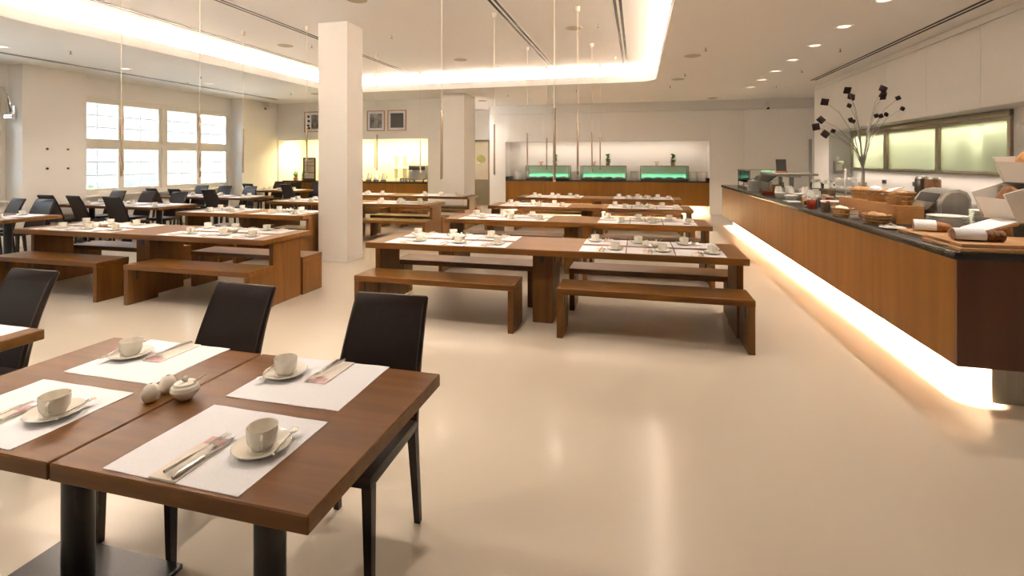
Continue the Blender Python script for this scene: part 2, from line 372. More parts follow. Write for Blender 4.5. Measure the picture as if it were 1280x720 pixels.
part('door_frame', MB().box(-.02, .035, -.05, .06, 0, 2.34).box(.605, .66, -.05, .06, 0, 2.34).box(.035, .605, -.05, .06, 2.285, 2.34), 'door_kick', d1, 0)
# ---- free column with skirting
co = struct('column', MB().box(-4.95, -4.43, 6.93, 7.38, 0, ZR), 'paint', 'square white column between the bench tables')
part('skirting', MB().box(-4.958, -4.422, 6.922, 7.388, 0, .09), 'wall_panel', co, 0)
# ---- outside
struct('ground_outside', MB().box(-24, -11.8, -8, 24, -.3, -.12), 'ground', 'pale ground outside the windows')
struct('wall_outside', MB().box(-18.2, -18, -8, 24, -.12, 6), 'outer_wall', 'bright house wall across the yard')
for i, yy in enumerate((6.6, 9.3)):
    hb = MB()
    for k in range(26): hb.blob((R.uniform(-.3, .3), R.uniform(-.9, .9), R.uniform(.2, .85)), .28, .3, .26, 8, 6, .25, k + 40 * i)
    ob('hedge_bush', hb.mesh('hedge_bush', 'hedge', 30), None, (-14.2, yy, -.12 + .04), label='clipped green bush outside the far window, ' + ('nearer one' if i == 0 else 'farther one'), cat='bush', group='bushes outside')

# ---- pegs and arm on the left wall
for i, (yy, zz) in enumerate(((7.08, 1.83), (7.44, 1.83), (7.08, 1.45), (7.44, 1.45))):
    ob('wall_peg', MB().lathe([(0, 0), (.022, 0), (.022, .012), (.012, .02), (0, .02)], 10).xf(Matrix.Rotation(PI / 2, 4, 'Y')).mesh('wall_peg', 'board_dark'), None, (XL, yy, zz),
       label='dark round peg on the window pier, ' + ('upper left', 'upper right', 'lower left', 'lower right')[i] + ' of four', cat='peg', group='pegs on the pier')
t = thing('window_opener_arm', (-11.25, 6.675, 2.42), 0, 'chrome folding opener arm beside the left-edge window', 'window opener')
part('mounting_plate', MB().box(-.05, .05, -.02, 0, -.05, .20, .005), 'chrome', t)
part('arm', MB().tube([(0, -.06, .0), (.05, -.08, .12), (.03, -.10, .34), (-.05, -.12, .54)], .024, 8), 'chrome', t)
part('hinge_barrel', MB().tube([(-.10, -.06, 0), (.10, -.06, 0)], .045, 12), 'chrome', t)

# ================================================================== CEILING FITTINGS
def slot(x, y0, y1, z, label):
    t = thing('slot_diffuser', (x, y0, z), 0, label, 'air diffuser', 'long ceiling slot diffusers'); L = y1 - y0
    part('rail', MB().box(-.075, .075, 0, L, -.004, 0), 'ceiling_paint', t, 0)
    for s in (-.038, .038): part('slot', MB().box(s - .020, s + .020, .01, L - .01, -.0065, -.004), 'dark_slot', t, 0)
for x, lb in ((-7.2, 'nearest the window-side cove'), (-5.55, 'running into the white column top'), (-1.93, 'between the two pendant rows on the right'), (-.27, 'nearest the counter-side cove')):
    slot(x, 3.7, 11.8, ZR, 'long black double slot in the raised ceiling, ' + lb)
slot(3.80, 2.5, 12.4, ZL, 'long black slot in the low ceiling above the counter wall')
slot(-10.25, 1.5, 12.4, ZL, 'long thin slot in the low ceiling along the windows')
disc = MB().lathe([(0, -.012), (.11, -.012), (.14, -.004), (.14, 0)], 24).mesh('disc', 'disc_beige')
grl = MB().lathe([(0, -.016), (.085, -.016), (.09, -.012)], 20).mesh('grille', 'disc_beige')
for x, y, z, lb in ((-3.72, 6.05, ZR, 'at the top edge above the column'), (-6.52, 8.12, ZR, 'left of the column'), (-3.74, 10.2, ZR, 'right of the column near the far cove'), (-1.03, 8.22, ZR, 'between the right pendant rows'),
                    (.91, 9.0, ZL, 'right of the cove, nearer of two'), (.86, 11.5, ZL, 'right of the cove, farther of two'), (2.08, 15.2, ZL, 'close to the back wall'), (-8.35, 11.6, ZL, 'beyond the left end of the far cove'), (-4.5, 14.2, ZL, 'in front of the hall door')):
    stamp('ceiling_speaker', [('rim', disc), ('grille', grl)], (x, y, z), 0, 'round beige ceiling speaker ' + lb, 'speaker', 'round ceiling speakers')
spk = [('escutcheon', MB().lathe([(0, -.006), (.03, -.006), (.035, 0)], 12).mesh('escutcheon', 'white_plastic')),
       ('sprinkler_head', MB().cyl((0, 0, -.05), .008, .045, 8).cyl((0, 0, -.056), .022, .005, 10).mesh('sprinkler_head', 'grey_metal'))]
for x, y, z, lb in ((-4.17, 7.9, ZR, 'just right of the column'), (-6.0, 8.2, ZR, 'above left of the column'), (-3.1, 10.9, ZR, 'beyond the speaker right of the column'), (-.62, 8.1, ZR, 'between the speaker and the counter-side slot'), (-.45, 10.7, ZR, 'at far end of the counter-side slot'),
                    (1.05, 8.4, ZL, 'right of the cove, nearest of three'), (.95, 10.8, ZL, 'right of the cove, middle of three'), (.75, 12.4, ZL, 'right of the cove, farthest of three'),
                    (3.15, 9.0, ZL, 'left of the counter wall slot, nearest'), (3.15, 10.9, ZL, 'left of the counter wall slot, second'), (3.2, 13.0, ZL, 'left of the counter wall slot, third'),
                    (-9.0, 6.1, ZL, 'left of the cove, nearest'), (-9.0, 8.6, ZL, 'left of the cove, second'), (-10.0, 9.2, ZL, 'left of the cove, beside the window slot'), (-8.9, 11.3, ZL, 'left of the cove, farthest'), (-1.5, 12.6, ZL, 'beyond the far cove, right one'), (-3.4, 13.0, ZL, 'beyond the far cove, left one')):
    stamp('sprinkler', spk, (x, y, z), 0, 'small ceiling sprinkler ' + lb, 'sprinkler', 'ceiling sprinklers')
dl = [('trim_ring', MB().lathe([(.075, -.002), (.105, -.010), (.115, -.004), (.115, 0)], 24).mesh('trim_ring', 'ceiling_paint')),
      ('diffuser', MB().lathe([(0, -.004), (.076, -.004)], 20).mesh('diffuser', 'lamp_glow'))]
n = 0
for k in range(9):
    y = 4.14 + k * 1.13
    stamp('downlight', dl, (2.68, y, ZL), 0, 'round recessed downlight over the counter aisle, %s from the camera' % ORD[k], 'downlight', 'downlights over the counter aisle')
    spot('downlight_beam', (2.68, y, ZL - .03), 34, WARM, 1.9, .7)
for k in range(4):
    y = 3.64 + k * 1.95
    stamp('downlight', dl, (-9.7, y, ZL), 0, 'round recessed downlight along the window side, %s from the camera' % ORD[k], 'downlight', 'downlights along the windows')
    spot('downlight_beam', (-9.7, y, ZL - .03), 20, WARM, 1.9, .7)
for i, (x, y) in enumerate(((-3.3, 2.7), (-1.3, 2.9), (-3.6, 1.5), (-5.6, 1.2), (-5.6, 2.9), (-2.7, -.3))):  # unseen lamps added to brighten and shade the front tables
    stamp('downlight', dl, (x, y, ZL), 0, 'added round downlight outside the picture above the front tables, %s of six' % ORD[i], 'downlight', 'added downlights near the camera')
    spot('downlight_beam', (x, y, ZL - .03), (38, 36, 38, 26, 32, 26)[i], WARM, 2.0, .7)
stamp('downlight', dl, (-5.3, 15.4, ZL), 0, 'added round downlight in the hall before the porthole door', 'downlight', 'added downlights near the door')  # lamp added to brighten the hall walls
spot('downlight_beam', (-5.3, 15.4, ZL - .03), 45, WARM, 2.3, .7)
# security cameras
for x, y, z, rz, lb in ((XL + .12, 12.9, 3.26, -.8, 'in the far left corner under the ceiling'), (3.62, YB - .14, 3.17, 0, 'on the back wall ledge at the right')):
    t = thing('security_camera', (x, y, z), rz, 'small dome security camera ' + lb, 'camera', 'security cameras')
    part('bracket', MB().box(-.02, .02, -.02, .1, -.01, .03, .004).box(-.05, .05, -.02, .0, .02, .14, .004), 'white_plastic', t)
    part('housing', MB().blob((0, -.05, -.03), .085, .085, .06, 14, 8), 'white_plastic', t)
    part('lens', MB().blob((0, -.10, -.06), .04, .04, .04, 10, 6), 'dark_slot', t)

# pendants
def pendant(x, y, label):
    t = thing('tube_pendant', (x, y, ZR), 0, label, 'pendant lamp', 'slim tube pendants')
    ob('ceiling_rose', ROSE, t)
    ob('cord', CORD, t); ob('tube', TUBE, t); ob('end_cap', CAP, t)
    spot('pendant_beam', (x, y, ZR - 2.43), 4.5, WARM, 2.3, .8, .03)
ROSE = MB().lathe([(.006, -.07), (.026, -.07), (.032, -.06), (.036, 0)], 16).mesh('ceiling_rose', 'cord')
CORD = MB().cyl((0, 0, -1.66), .0035, 1.60, 6).mesh('cord', 'cord')
TUBE = MB().lathe([(.0, -1.655), (.010, -1.655), (.0145, -1.665), (.0145, -2.40), (0, -2.40)], 12).mesh('tube', 'bronze')
CAP = MB().cyl((0, 0, -2.415), .0135, .0145, 12).mesh('end_cap', 'cord')
rows = ('front', 'second', 'third', 'rear')
for i, y in enumerate((5.05, 7.1, 9.38, 11.5)):
    for x, side in ((-2.07, 'left'), (-.83, 'right')):
        pendant(x, y, 'slim bronze tube pendant over the %s half of the %s right bench table' % (side, rows[i]))
for i, y in enumerate((5.0, 7.05, 9.3, 11.42)):
    for x, side in ((-6.5, 'left'), (-5.25, 'right')):
        pendant(x, y, 'slim bronze tube pendant over the %s half of the %s left bench table' % (side, rows[i]))

# ================================================================== FURNITURE
# ---- bench tables and benches
def bench_table(x0, x1, y0, desc):
    D = .80; t = thing('bench_table', ((x0 + x1) / 2, y0, 0), 0, 'long walnut panel-leg table, ' + desc, 'table', 'long walnut bench tables')
    L = (x1 - x0) / 2; yc = D / 2
    part('table_top', MB().box(-L, L, 0, D, .69, .75, .004), 'wood', t)
    for xa, xb_ in ((-L + .02, -L + .075), (L - .075, L - .02)): part('leg_panel', MB().box(xa, xb_, yc - .23, yc + .23, 0, .689, .003), 'wood_z', t)
    c = part('centre_leg', MB().box(-.10, .10, yc - .23, yc + .23, 0, .689, .003), 'wood_z', t)
    part('bracket', MB().box(-.02, .02, yc - .236, yc - .230, .60, .66).box(.10, .106, yc - .12, yc - .09, .59, .66), 'board_dark', t, 0)
    return t
BM = {}
def bench(x0, x1, y0, label):
    L = round(x1 - x0, 3); D = .375
    if L not in BM:
        BM[L] = (MB().box(0, L, 0, D, .395, .45, .004).mesh('seat', 'wood'), MB().box(0, .055, .004, D - .004, 0, .395, .003).mesh('leg_panel', 'wood_z'),
                 MB().box(.0, .004, .10, .13, .27, .37).mesh('bracket', 'board_dark', 0))
    t = thing('bench', (x0, y0, 0), 0, label, 'bench', 'walnut benches')
    ob('seat', BM[L][0], t)
    a = ob('leg_panel', BM[L][1], t, (.001, 0, 0)); b = ob('leg_panel', BM[L][1], t, (L - .056, 0, 0))
    ob('bracket', BM[L][2], a, (.055, 0, 0)); ob('bracket', BM[L][2], b, (-.004, 0, 0))
TABLES = []
for i, y in enumerate((4.65, 6.83, 9.02, 11.3)): TABLES.append((-2.76, .94, y, '%s right' % rows[i], 1.65, 3))
for i, (xa, xb_, y) in enumerate(((-7.56, -3.87, 4.48), (-7.45, -5.0, 6.62), (-7.58, -3.87, 8.85), (-7.6, -3.87, 11.05))): TABLES.append((xa, xb_, y, '%s left' % rows[i], 1.65 if i != 1 else 1.1, 3 if i != 1 else 2))
for x0, x1, y0, nm, bl, npl in TABLES:
    dd = {'front right': 'nearest one right of the column', 'second right': 'second row right of the column', 'third right': 'third row right of the column', 'rear right': 'farthest row, before the buffet niche',
          'front left': 'nearest one left of the column', 'second left': 'short one ending at the column', 'third left': 'third row behind the column', 'rear left': 'farthest row before the bar niche'}[nm]
    bench_table(x0, x1, y0, dd)
    for sy, sn in ((y0 - .215, 'near'), (y0 + .64, 'far')):
        for (bx, bn) in ((x0, 'left'), (x1 - bl, 'right')):
            bench(bx, bx + bl, sy, 'walnut bench at the %s side, %s half, of the %s bench table' % (sn, bn, nm))

# ---- dining tables
def dining_table(x0, y0, label):
    W, D = .838, .82
    t = thing('dining_table', (x0 + W / 2, y0 + D / 2, 0), 0, label, 'table', 'square pedestal tables')
    ob('table_top', DT[0], t); ob('post', DT[1], t); ob('base_plate', DT[2], t); ob('top_plate', DT[3], t)
DT = (MB().box(-.419, .419, -.41, .41, .70, .75, .004).mesh('table_top', 'wood'), MB().cyl((0, -.04, .02), .05, .665, 24).mesh('post', 'black_metal'),
      MB().box(-.30, .30, -.27, .13, 0, .022, .004).mesh('base_plate', 'black_metal'), MB().box(-.18, .18, -.18, .12, .684, .6995, .003).mesh('top_plate', 'black_metal'))
dining_table(-1.602, 1.03, 'square walnut pedestal table with tidy settings, right of the front pair')
dining_table(-2.446, 1.03, 'square walnut pedestal table in front, left of the joined pair')
dining_table(-3.74, 1.03, 'walnut table corner at the left picture edge')

# ---- leather chair
def backrest():
    mb = MB(); n = 10; prof = []
    for i in range(n + 1):
        u = i / n; z = .43 + .52 * u; y = .185 + .10 * u + .085 * u * u; hw = .212 - .026 * u; th = .042 - .012 * u
        prof.append((z, y, hw, th))
    ring = []
    for (z, y, hw, th) in prof:
        r = .010
        pts = [(-hw + r, y - th / 2), (hw - r, y - th / 2), (hw, y - th / 2 + r), (hw, y + th / 2 - r), (hw - r, y + th / 2), (-hw + r, y + th / 2), (-hw, y + th / 2 - r), (-hw, y - th / 2 + r)]
        ring.append([(px_, py_, z) for px_, py_ in pts])
    (z, y, hw, th) = prof[-1]
    ring.append([(px_ * .965, y + (py_ - y) * .5, zz + .010) for px_, py_, zz in ring[-1]])
    k = 8; vs_ = [p for r_ in ring for p in r_]; fs = []
    for i in range(len(ring) - 1):
        for j in range(k): l = (j + 1) % k; fs.append((i * k + j, i * k + l, (i + 1) * k + l, (i + 1) * k + j))
    fs.append(tuple(range(k))[::-1]); fs.append(tuple(range((len(ring) - 1) * k, len(ring) * k)))
    mb.add(vs_, fs)
    pip = []
    for sg in (-1, 1):
        pts = [(-(hw_ - .014), y_ + sg * th_ / 2, z_) for z_, y_, hw_, th_ in prof[1:]]
        pts[-1] = (pts[-1][0], pts[-1][1], pts[-1][2] - .008)
        pip.append(MB().tube(pts + [(-x_, y_, z_) for x_, y_, z_ in reversed(pts)], .0035, 5))
    return mb, pip
bk, pip = backrest()
def leg(x, y0, y1, z1, s):
    a, b = .013, .019
    return MB().add([(x * 1.03 + p * a, y0 + q * a, 0) for p, q in ((-1, -1), (1, -1), (1, 1), (-1, 1))] + [(x + p * b, y1 + q * b, z1) for p, q in ((-1, -1), (1, -1), (1, 1), (-1, 1))],
                    [(0, 3, 2, 1), (4, 5, 6, 7), (0, 1, 5, 4), (1, 2, 6, 5), (2, 3, 7, 6), (3, 0, 4, 7)]).mesh('leg', 'leather', 0)
CH = [('seat', MB().box(-.212, .212, -.225, .20, .425, .475, .014).mesh('seat', 'leather')),
      ('backrest', bk.mesh('backrest', 'leather', 40), [('piping', q.mesh('piping', 'leather_edge')) for q in pip]),
      ('leg', leg(-.192, -.205, -.203, .43, 1)), ('leg', leg(.192, -.205, -.203, .43, 1)), ('leg', leg(-.192, .225, .178, .44, 1)), ('leg', leg(.192, .225, .178, .44, 1))]
def chair(x, y, rz, label): stamp('leather_chair', CH, (x, y, 0), rz, label, 'chair', 'dark leather dining chairs')
chair(-1.135, 1.80, .03, 'dark brown leather chair behind the right front table, fully visible side legs')
chair(-1.985, 1.79, -.04, 'dark brown leather chair behind the left front table')
chair(-3.44, 1.77, 0, 'dark brown leather chair at the left picture edge table')
WT = (('P', -10.44, 5.0, 2, 'nearest window table'), ('Q', -10.95, 7.15, 3, 'second window table'), ('R', -11.1, 9.45, 3, 'third window table'), ('S', -11.0, 12.0, 2, 'farthest window table'))
for k, x0, y0, nn, nm in WT:
    for j in range(nn):
        dining_table(x0 + j * .842, y0, 'square table by the windows, %s from left of the %s group' % (ORD[j], nm.replace(' table', '')))
FAR = {'P': (-10.25, -9.55), 'Q': (-10.82, -10.0, -9.15), 'R': (-11.0, -10.28, -9.5), 'S': (-10.75, -10.1, -9.42)}
NEAR = {'Q': (-10.76, -10.02, -9.2), 'R': (-10.95, -10.3, -9.38), 'S': (-10.6, -9.35)}
for k, x0, y0, nn, nm in WT:
    for j, x in enumerate(FAR.get(k, ())): chair(x, y0 + .82 - .06 + R.uniform(-.02, .02), R.uniform(-.12, .12), 'dark leather chair at the far side of the %s, %s from left' % (nm, ORD[j]))
    for j, x in enumerate(NEAR.get(k, ())): chair(x, y0 + .08 + R.uniform(-.03, .01), PI + R.uniform(-.15, .1), 'dark leather chair at the near side of the %s, %s from left' % (nm, ORD[j]))

# ================================================================== TABLE SETTINGS
MATM = MB()
def soft_mat(w_, d_):
    nx, ny = 8, 6; vs_ = []; fs = []
    for j in range(ny + 1):
        for i in range(nx + 1):
            e = (abs(i / nx - .5) > .49) or (abs(j / ny - .5) > .49)
            vs_.append(((i / nx - .5) * w_, (j / ny - .5) * d_, .0016 + (0.0009 * math.sin(i * 1.9 + j) if e else 0)))
    top = len(vs_); vs_ += [(x, y_, 0) for x, y_, z_ in vs_]
    W1 = nx + 1
    for j in range(ny):
        for i in range(nx):
            a = j * W1 + i; fs.append((a, a + 1, a + 1 + W1, a + W1)); fs.append((top + a, top + a + W1, top + a + 1 + W1, top + a + 1))
    rim = [i for i in range(W1)] + [j * W1 + nx for j in range(1, ny + 1)] + [ny * W1 + i for i in range(nx - 1, -1, -1)] + [j * W1 for j in range(ny - 1, 0, -1)]
    for a, b in zip(rim, rim[1:] + rim[:1]): fs.append((a, top + a, top + b, b))
    return MB().add(vs_, fs).mesh('placemat', 'linen', 60)
PM_BIG = soft_mat(.455, .37); PM_SMALL = soft_mat(.425, .315)
SAU = MB().lathe([(0, .003), (.035, .003), (.036, 0), (.042, 0), (.075, .013), (.082, .018), (.080, .0205), (.045, .010), (.040, .0075), (0, .0075)], 28).mesh('saucer', 'porcelain')
SAUB = MB().lathe([(.022, 0.0078), (.041, .0078), (.041, .010), (.038, .0105)], 20).mesh('well_ring', 'porcelain')
CUP = MB().lathe([(0, .004), (.024, .004), (.025, 0), (.028, 0), (.031, .006), (.040, .020), (.0425, .040), (.0435, .062), (.0420, .0635), (.0405, .062), (.0395, .040), (.036, .020), (.024, .010), (0, .009)], 28).mesh('cup_body', 'porcelain')
HAN = MB().tube([(.040, 0, .050), (.052, 0, .055), (.064, 0, .049), (.067, 0, .038), (.060, 0, .026), (.048, 0, .019), (.039, 0, .018)], [.0045, .0045, .0042, .004, .004, .0042, .0045], 8).mesh('handle', 'porcelain')
def spoon_mb(L=.125):
    mb = MB().tube([(0, -.05, .004), (0, -.02, .005), (0, .03, .008), (0, L - .06, .006)], [.0016, .0022, .0028, .0040], 6)
    return mb.blob((0, -.065, .004), .0125, .019, .004, 12, 6)
SPO = spoon_mb().mesh('teaspoon', 'chrome')
SLV = MB().box(-.045, .045, -.102, .102, 0, .003, .001).mesh('sleeve_body', 'paper')
SLP = MB().box(-.036, .036, .062, .098, .003, .0034).mesh('print', 'pink_print', 0)
FH = MB().tube([(0, -.10, .004), (0, -.06, .0045), (0, .01, .004), (0, .04, .006)], [.0050, .0045, .0022, .0025], 6).mesh('fork_handle', 'chrome')
ft = MB().box(-.011, .011, .036, .058, .0045, .0065, .0008)
for k in range(4): ft.box(-.0108 + k * .0064, -.0084 + k * .0064, .056, .098, .005, .0065)
FT = ft.mesh('tines', 'chrome', 0)
KH = MB().tube([(0, -.105, .005), (0, -.09, .006), (0, -.02, .005), (0, -.005, .004)], [.004, .0065, .0055, .0045], 8).mesh('knife_handle', 'steel')
KB = MB().prism([(-.0045, -.008), (.0045, -.008), (.0075, .04), (.006, .085), (-.003, .108), (-.0050, .085)], 'z', .0032, .0046).mesh('blade', 'chrome', 0)
ESH = MB().lathe([(0, 0), (.018, 0), (.024, .006), (.029, .022), (.028, .038), (.020, .053), (.010, .060), (0, .061)], 18).mesh('shaker_body', 'porcelain')
ESD = MB().lathe([(0, .0605), (.004, .0612), (0, .0618)], 8).mesh('pour_holes', 'dark_slot')
SUG = MB().lathe([(0, 0), (.022, 0), (.025, .004), (.043, .022), (.047, .034), (.043, .046), (.036, .051), (0, .051)], 24).mesh('pot', 'porcelain')
SUL = MB().lathe([(.037, .0512), (.034, .057), (.016, .061), (0, .062)], 24).mesh('lid', 'porcelain')
SUK = MB().blob((0, 0, .070), .0105, .0105, .010, 12, 8).mesh('knob', 'porcelain')
SUS = MB().tube([(.026, 0, .056), (.05, .01, .068), (.068, .016, .080)], .0022, 6).mesh('spoon_stem', 'steel')

def place(x, y, rz, mesh_, full, lbl, seed, cup_dx=.105, cz=.75):
    """one setting; local frame: diner sits at -y"""
    rg = random.Random(seed); c, s = math.cos(rz), math.sin(rz)
    def W(a, b): return (x + c * a - s * b, y + s * a + c * b)
    ob('placemat', mesh_, None, (x, y, cz), rz + rg.uniform(-.015, .015), 'white linen placemat ' + lbl, 'placemat', 'white linen placemats')
    jx, jy = rg.uniform(-.012, .012), rg.uniform(-.012, .012); a, b = W(cup_dx + jx, -.005 + jy); z = cz + .0025
    stamp('saucer', [('saucer_dish', SAU), ('well_ring', SAUB)] if full else [('saucer_dish', SAU)], (a, b, z), 0, 'cream saucer ' + lbl, 'saucer', 'cream saucers')
    stamp('coffee_cup', [('cup_body', CUP), ('handle', HAN)], (a, b, z + .0077), rz + (-.9 if full else rg.uniform(-1.2, .6)), 'cream coffee cup ' + lbl, 'cup', 'cream coffee cups')
    if full:
        p, q = W(cup_dx + jx + .062, .012 + jy)
        ob('teaspoon', SPO, None, (p, q, z + .0165), (.0, 0, rz + PI + .25), 'steel teaspoon ' + lbl, 'spoon', 'teaspoons')
        an = rz + .02 + rg.uniform(-.05, .05); p, q = W(-.022, -.082)
        stamp('cutlery_sleeve', [('sleeve_body', SLV), ('print', SLP)], (p, q, z), an, 'paper cutlery sleeve ' + lbl, 'napkin', 'paper cutlery sleeves')
        p, q = W(-.002, -.075)
        stamp('table_knife', [('knife_handle', KH), ('blade', KB)], (p + c * .014, q + s * .014, z + .0035), an - .03, 'steel table knife ' + lbl, 'knife', 'table knives')
        stamp('table_fork', [('fork_handle', FH), ('tines', FT)], (p - c * .012, q - s * .012, z + .0115), an - .10, 'steel table fork ' + lbl, 'fork', 'table forks')
def condiments(x, y, lbl, rz=0, cz=.75):
    c, s = math.cos(rz), math.sin(rz)
    def W(a, b): return (x + c * a - s * b, y + s * a + c * b, cz)
    sh = [('shaker_body', ESH), ('pour_holes', ESD)]
    stamp('salt_shaker', sh, W(-.065, -.01), 0, 'egg-shaped salt shaker left of its pair ' + lbl, 'shaker', 'egg-shaped shakers')
    stamp('pepper_shaker', sh, W(-.052, .058), .3, 'egg-shaped pepper shaker behind its pair ' + lbl, 'shaker', 'egg-shaped shakers')
    stamp('sugar_pot', [('pot', SUG), ('lid', SUL, [('knob', SUK)]), ('spoon_stem', SUS)], W(.042, .01), .3, 'lidded cream sugar pot ' + lbl, 'sugar pot', 'cream sugar pots')
# front tables
place(-1.203, 1.232, 0, PM_BIG, True, 'at near seat of the right front table', 1, .125)
place(-1.215, 1.668, PI, PM_BIG, True, 'at far seat of the right front table', 2, .125)
place(-2.012, 1.235, 0, PM_BIG, True, 'at near seat of the left front table', 3, .13)
place(-2.012, 1.675, PI, PM_BIG, True, 'at far seat of the left front table', 4, .13)
condiments(-1.61, 1.415, 'on the joint of the two front tables', .25)
place(-3.22, 1.655, PI, PM_BIG, False, 'on the table at the left picture edge', 5)
# bench tables
sd = 10
for x0, x1, y0, nm, bl, npl in TABLES:
    L = x1 - x0; pitch = .437
    for half in (0, 1):
        xs = (x0 + .20 if half == 0 else x1 - .17 - npl * pitch)
        for j in range(npl):
            xc = xs + (j + .5) * pitch; k = half * npl + j
            for yy, rz, sn in ((y0 + .185, 0, 'near'), (y0 + .615, PI, 'far')):
                sd += 1
                place(xc, yy, rz, PM_SMALL, nm.startswith('front'), '%s from left on %s side of %s bench table' % (ORD[k], sn, nm), sd)
        condiments(xs + npl / 2 * pitch + .02, y0 + .40, 'on %s half of %s bench table' % (('left', 'right')[half], nm), .1)
# window tables
for k, x0, y0, nn, nm in WT:
    for j in range(nn):
        if k == 'P' and j == 0: continue
        for yy, rz, sn in ((y0 + .20, 0, 'near'), (y0 + .62, PI, 'far')):
            sd += 1; place(x0 + .42 + j * .842, yy, rz, PM_SMALL, False, '%s from left on %s side of %s' % (ORD[j], sn, nm), sd)
    condiments(x0 + nn * .42, y0 + .41, 'on the ' + nm)

# ================================================================== COUNTER
CXA, CXB, CYA, CYB = 2.03, 3.18, 3.87, 13.2
t = thing('serving_counter', ((CXA + CXB) / 2, CYA, 0), 0, 'long wood-fronted serving counter with black top and glowing plinth', 'counter')
h = (CXB - CXA) / 2; Lc = CYB - CYA
npan = 8; pw = (Lc - .022) / npan
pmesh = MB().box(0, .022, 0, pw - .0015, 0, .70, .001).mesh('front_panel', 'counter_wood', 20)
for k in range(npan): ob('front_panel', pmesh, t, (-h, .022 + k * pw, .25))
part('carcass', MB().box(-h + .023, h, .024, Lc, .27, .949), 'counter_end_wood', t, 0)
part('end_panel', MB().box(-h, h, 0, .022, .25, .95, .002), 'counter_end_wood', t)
part('plinth', MB().box(-h + .24, h - .1, .10, Lc - .05, 0, .27), 'white_plastic', t, 0)
part('plinth_end_plate', MB().box(-h + .24, h - .1, .085, .10, 0, .25), 'grey_metal', t, 0)
part('worktop', MB().box(-h - .02, h + .02, -.02, Lc + .02, .952, TT, .006), 'black_stone', t)
t2 = thing('back_counter', (4.32, 9.5, 0), 0, 'dark-topped work counter under the frosted serving hatch', 'counter')
part('cabinet_body', MB().box(-.26, .27, -3.0, 3.0, 0, .94), 'white_plastic', t2, 0)
part('worktop', MB().box(-.30, .275, -3.02, 3.005, .942, .985, .005), 'black_stone', t2)

# ---- serving hatch: three frosted panes in a bronze frame
t = ob('window_4', None, None, (XS, 7.62, 1.40), kind='structure', label='long serving hatch with three frosted yellow-green panes')
W = 4.86
fr = MB().box(-.03, .05, 0, W, 0, .055).box(-.03, .05, 0, W, .725, .86)
for a, b in ((0, .06), (1.55, 1.64), (3.22, 3.34), (W - .06, W)): fr.box(-.035, .055, a, b, .055, .725)
part('hatch_frame', fr, 'frame_bronze', t, 0)
for (a, b) in ((.06, 1.55), (1.64, 3.22), (3.34, W - .06)):
    p = part('pane', MB().box(0, .008, a, b, .055, .725), 'frosted_glass', t, 0)
    part('pull_rail', MB().box(-.045, -.02, a + .15, b - .15, .025, .04, .003), 'steel', p)
part('shutter_box', MB().box(-.05, .02, 0, W, .765, .855, .01), 'frame_bronze', t)
struct('wall_kitchen', MB().box(6.6, 6.7, 6.8, 13.3, 0, 2.6).box(4.76, 6.7, 6.7, 6.8, 0, 2.6).box(4.76, 6.7, 13.3, 13.4, 0, 2.6).box(4.76, 6.7, 6.7, 13.4, 2.5, 2.6).box(4.76, 6.7, 6.7, 13.4, -.02, 0), 'kitchen_wall', 'yellow-green kitchen walls behind the hatch')
for i, (a, b, c, d, lb) in enumerate(((7.95, 8.25, 1.2, 2.05, 'right one behind the nearest pane'), (8.5, 8.8, 1.2, 2.0, 'left one behind the nearest pane'), (10.25, 10.9, 1.3, 2.05, 'behind the middle pane'))):
    t = thing('kitchen_cabinet', (4.95, a, .02), 0, 'dim tall kitchen cabinet seen blurred, ' + lb, 'cabinet', 'kitchen cabinets behind the hatch')
    part('cabinet_body', MB().box(0, .35, 0, b - a, 0, d, .01), 'kitchen_dark', t); part('door_leaf', MB().box(-.02, -.001, .01, b - a - .01, .1, d - .02, .003), 'kitchen_dark', t)
t = thing('kitchen_worktop', (5.0, 7.0, 0), 0, 'grey kitchen worktop with tiled splash seen blurred behind the hatch', 'worktop')
part('splash', MB().box(.36, .40, 0, 6.2, 0, 1.72), 'kitchen_wall', t, 0)
part('hanging_jacket', MB().blob((.10, 2.55, 1.72), .10, .13, .38, 10, 8, .06, 3), 'kitchen_dark', t)

# ---- wall bits at the hatch recess
t = thing('wall_dispenser', (XS - .28, 12.505, 1.32), 0, 'grey metal wall dispenser at the far end of the hatch', 'dispenser')
part('dispenser_body', MB().box(-.09, .09, -.11, 0, 0, .28, .012), 'grey_metal', t); part('front_label', MB().box(-.06, .06, -.115, -.109, .07, .21), 'paper', t, 0); part('nozzle', MB().cyl((0, -.06, .28), .03, .09, 10), 'white_plastic', t)
t = thing('wall_phone', (XS, 7.42, 1.92), 0, 'pale wall intercom panel right of the hatch', 'intercom')
part('panel_body', MB().box(-.03, 0, -.10, .10, -.16, .22, .006), 'white_plastic', t); part('display', MB().box(-.034, -.029, -.05, .05, .10, .15), 'grey_metal', t, 0)
t = thing('dark_wall_box', (XS, 7.45, 1.45), 0, 'small black box on the wall right of the hatch', 'wall box')
part('box_body', MB().box(-.08, 0, -.14, .14, 0, .18, .008), 'board_dark', t); part('display', MB().box(-.084, -.079, -.06, .06, .06, .13), 'grey_metal', t, 0)
for i, yy in enumerate((11.0, 9.9)):
    t = thing('wall_socket', (XS, yy, 1.2), 0, 'wall socket under the hatch, ' + ('farther one', 'nearer one')[i], 'socket', 'wall sockets under the hatch')
    part('socket_plate', MB().box(-.012, 0, -.08, .08, -.04, .04, .004), 'grey_metal', t); part('socket_hole', MB().box(-.0135, -.0115, -.05, .05, -.02, .02), 'dark_slot', t, 0)
t = thing('metal_post', (4.085, 13.52, 0), 0, 'slim grey metal post at the far end of the counter wall', 'post')
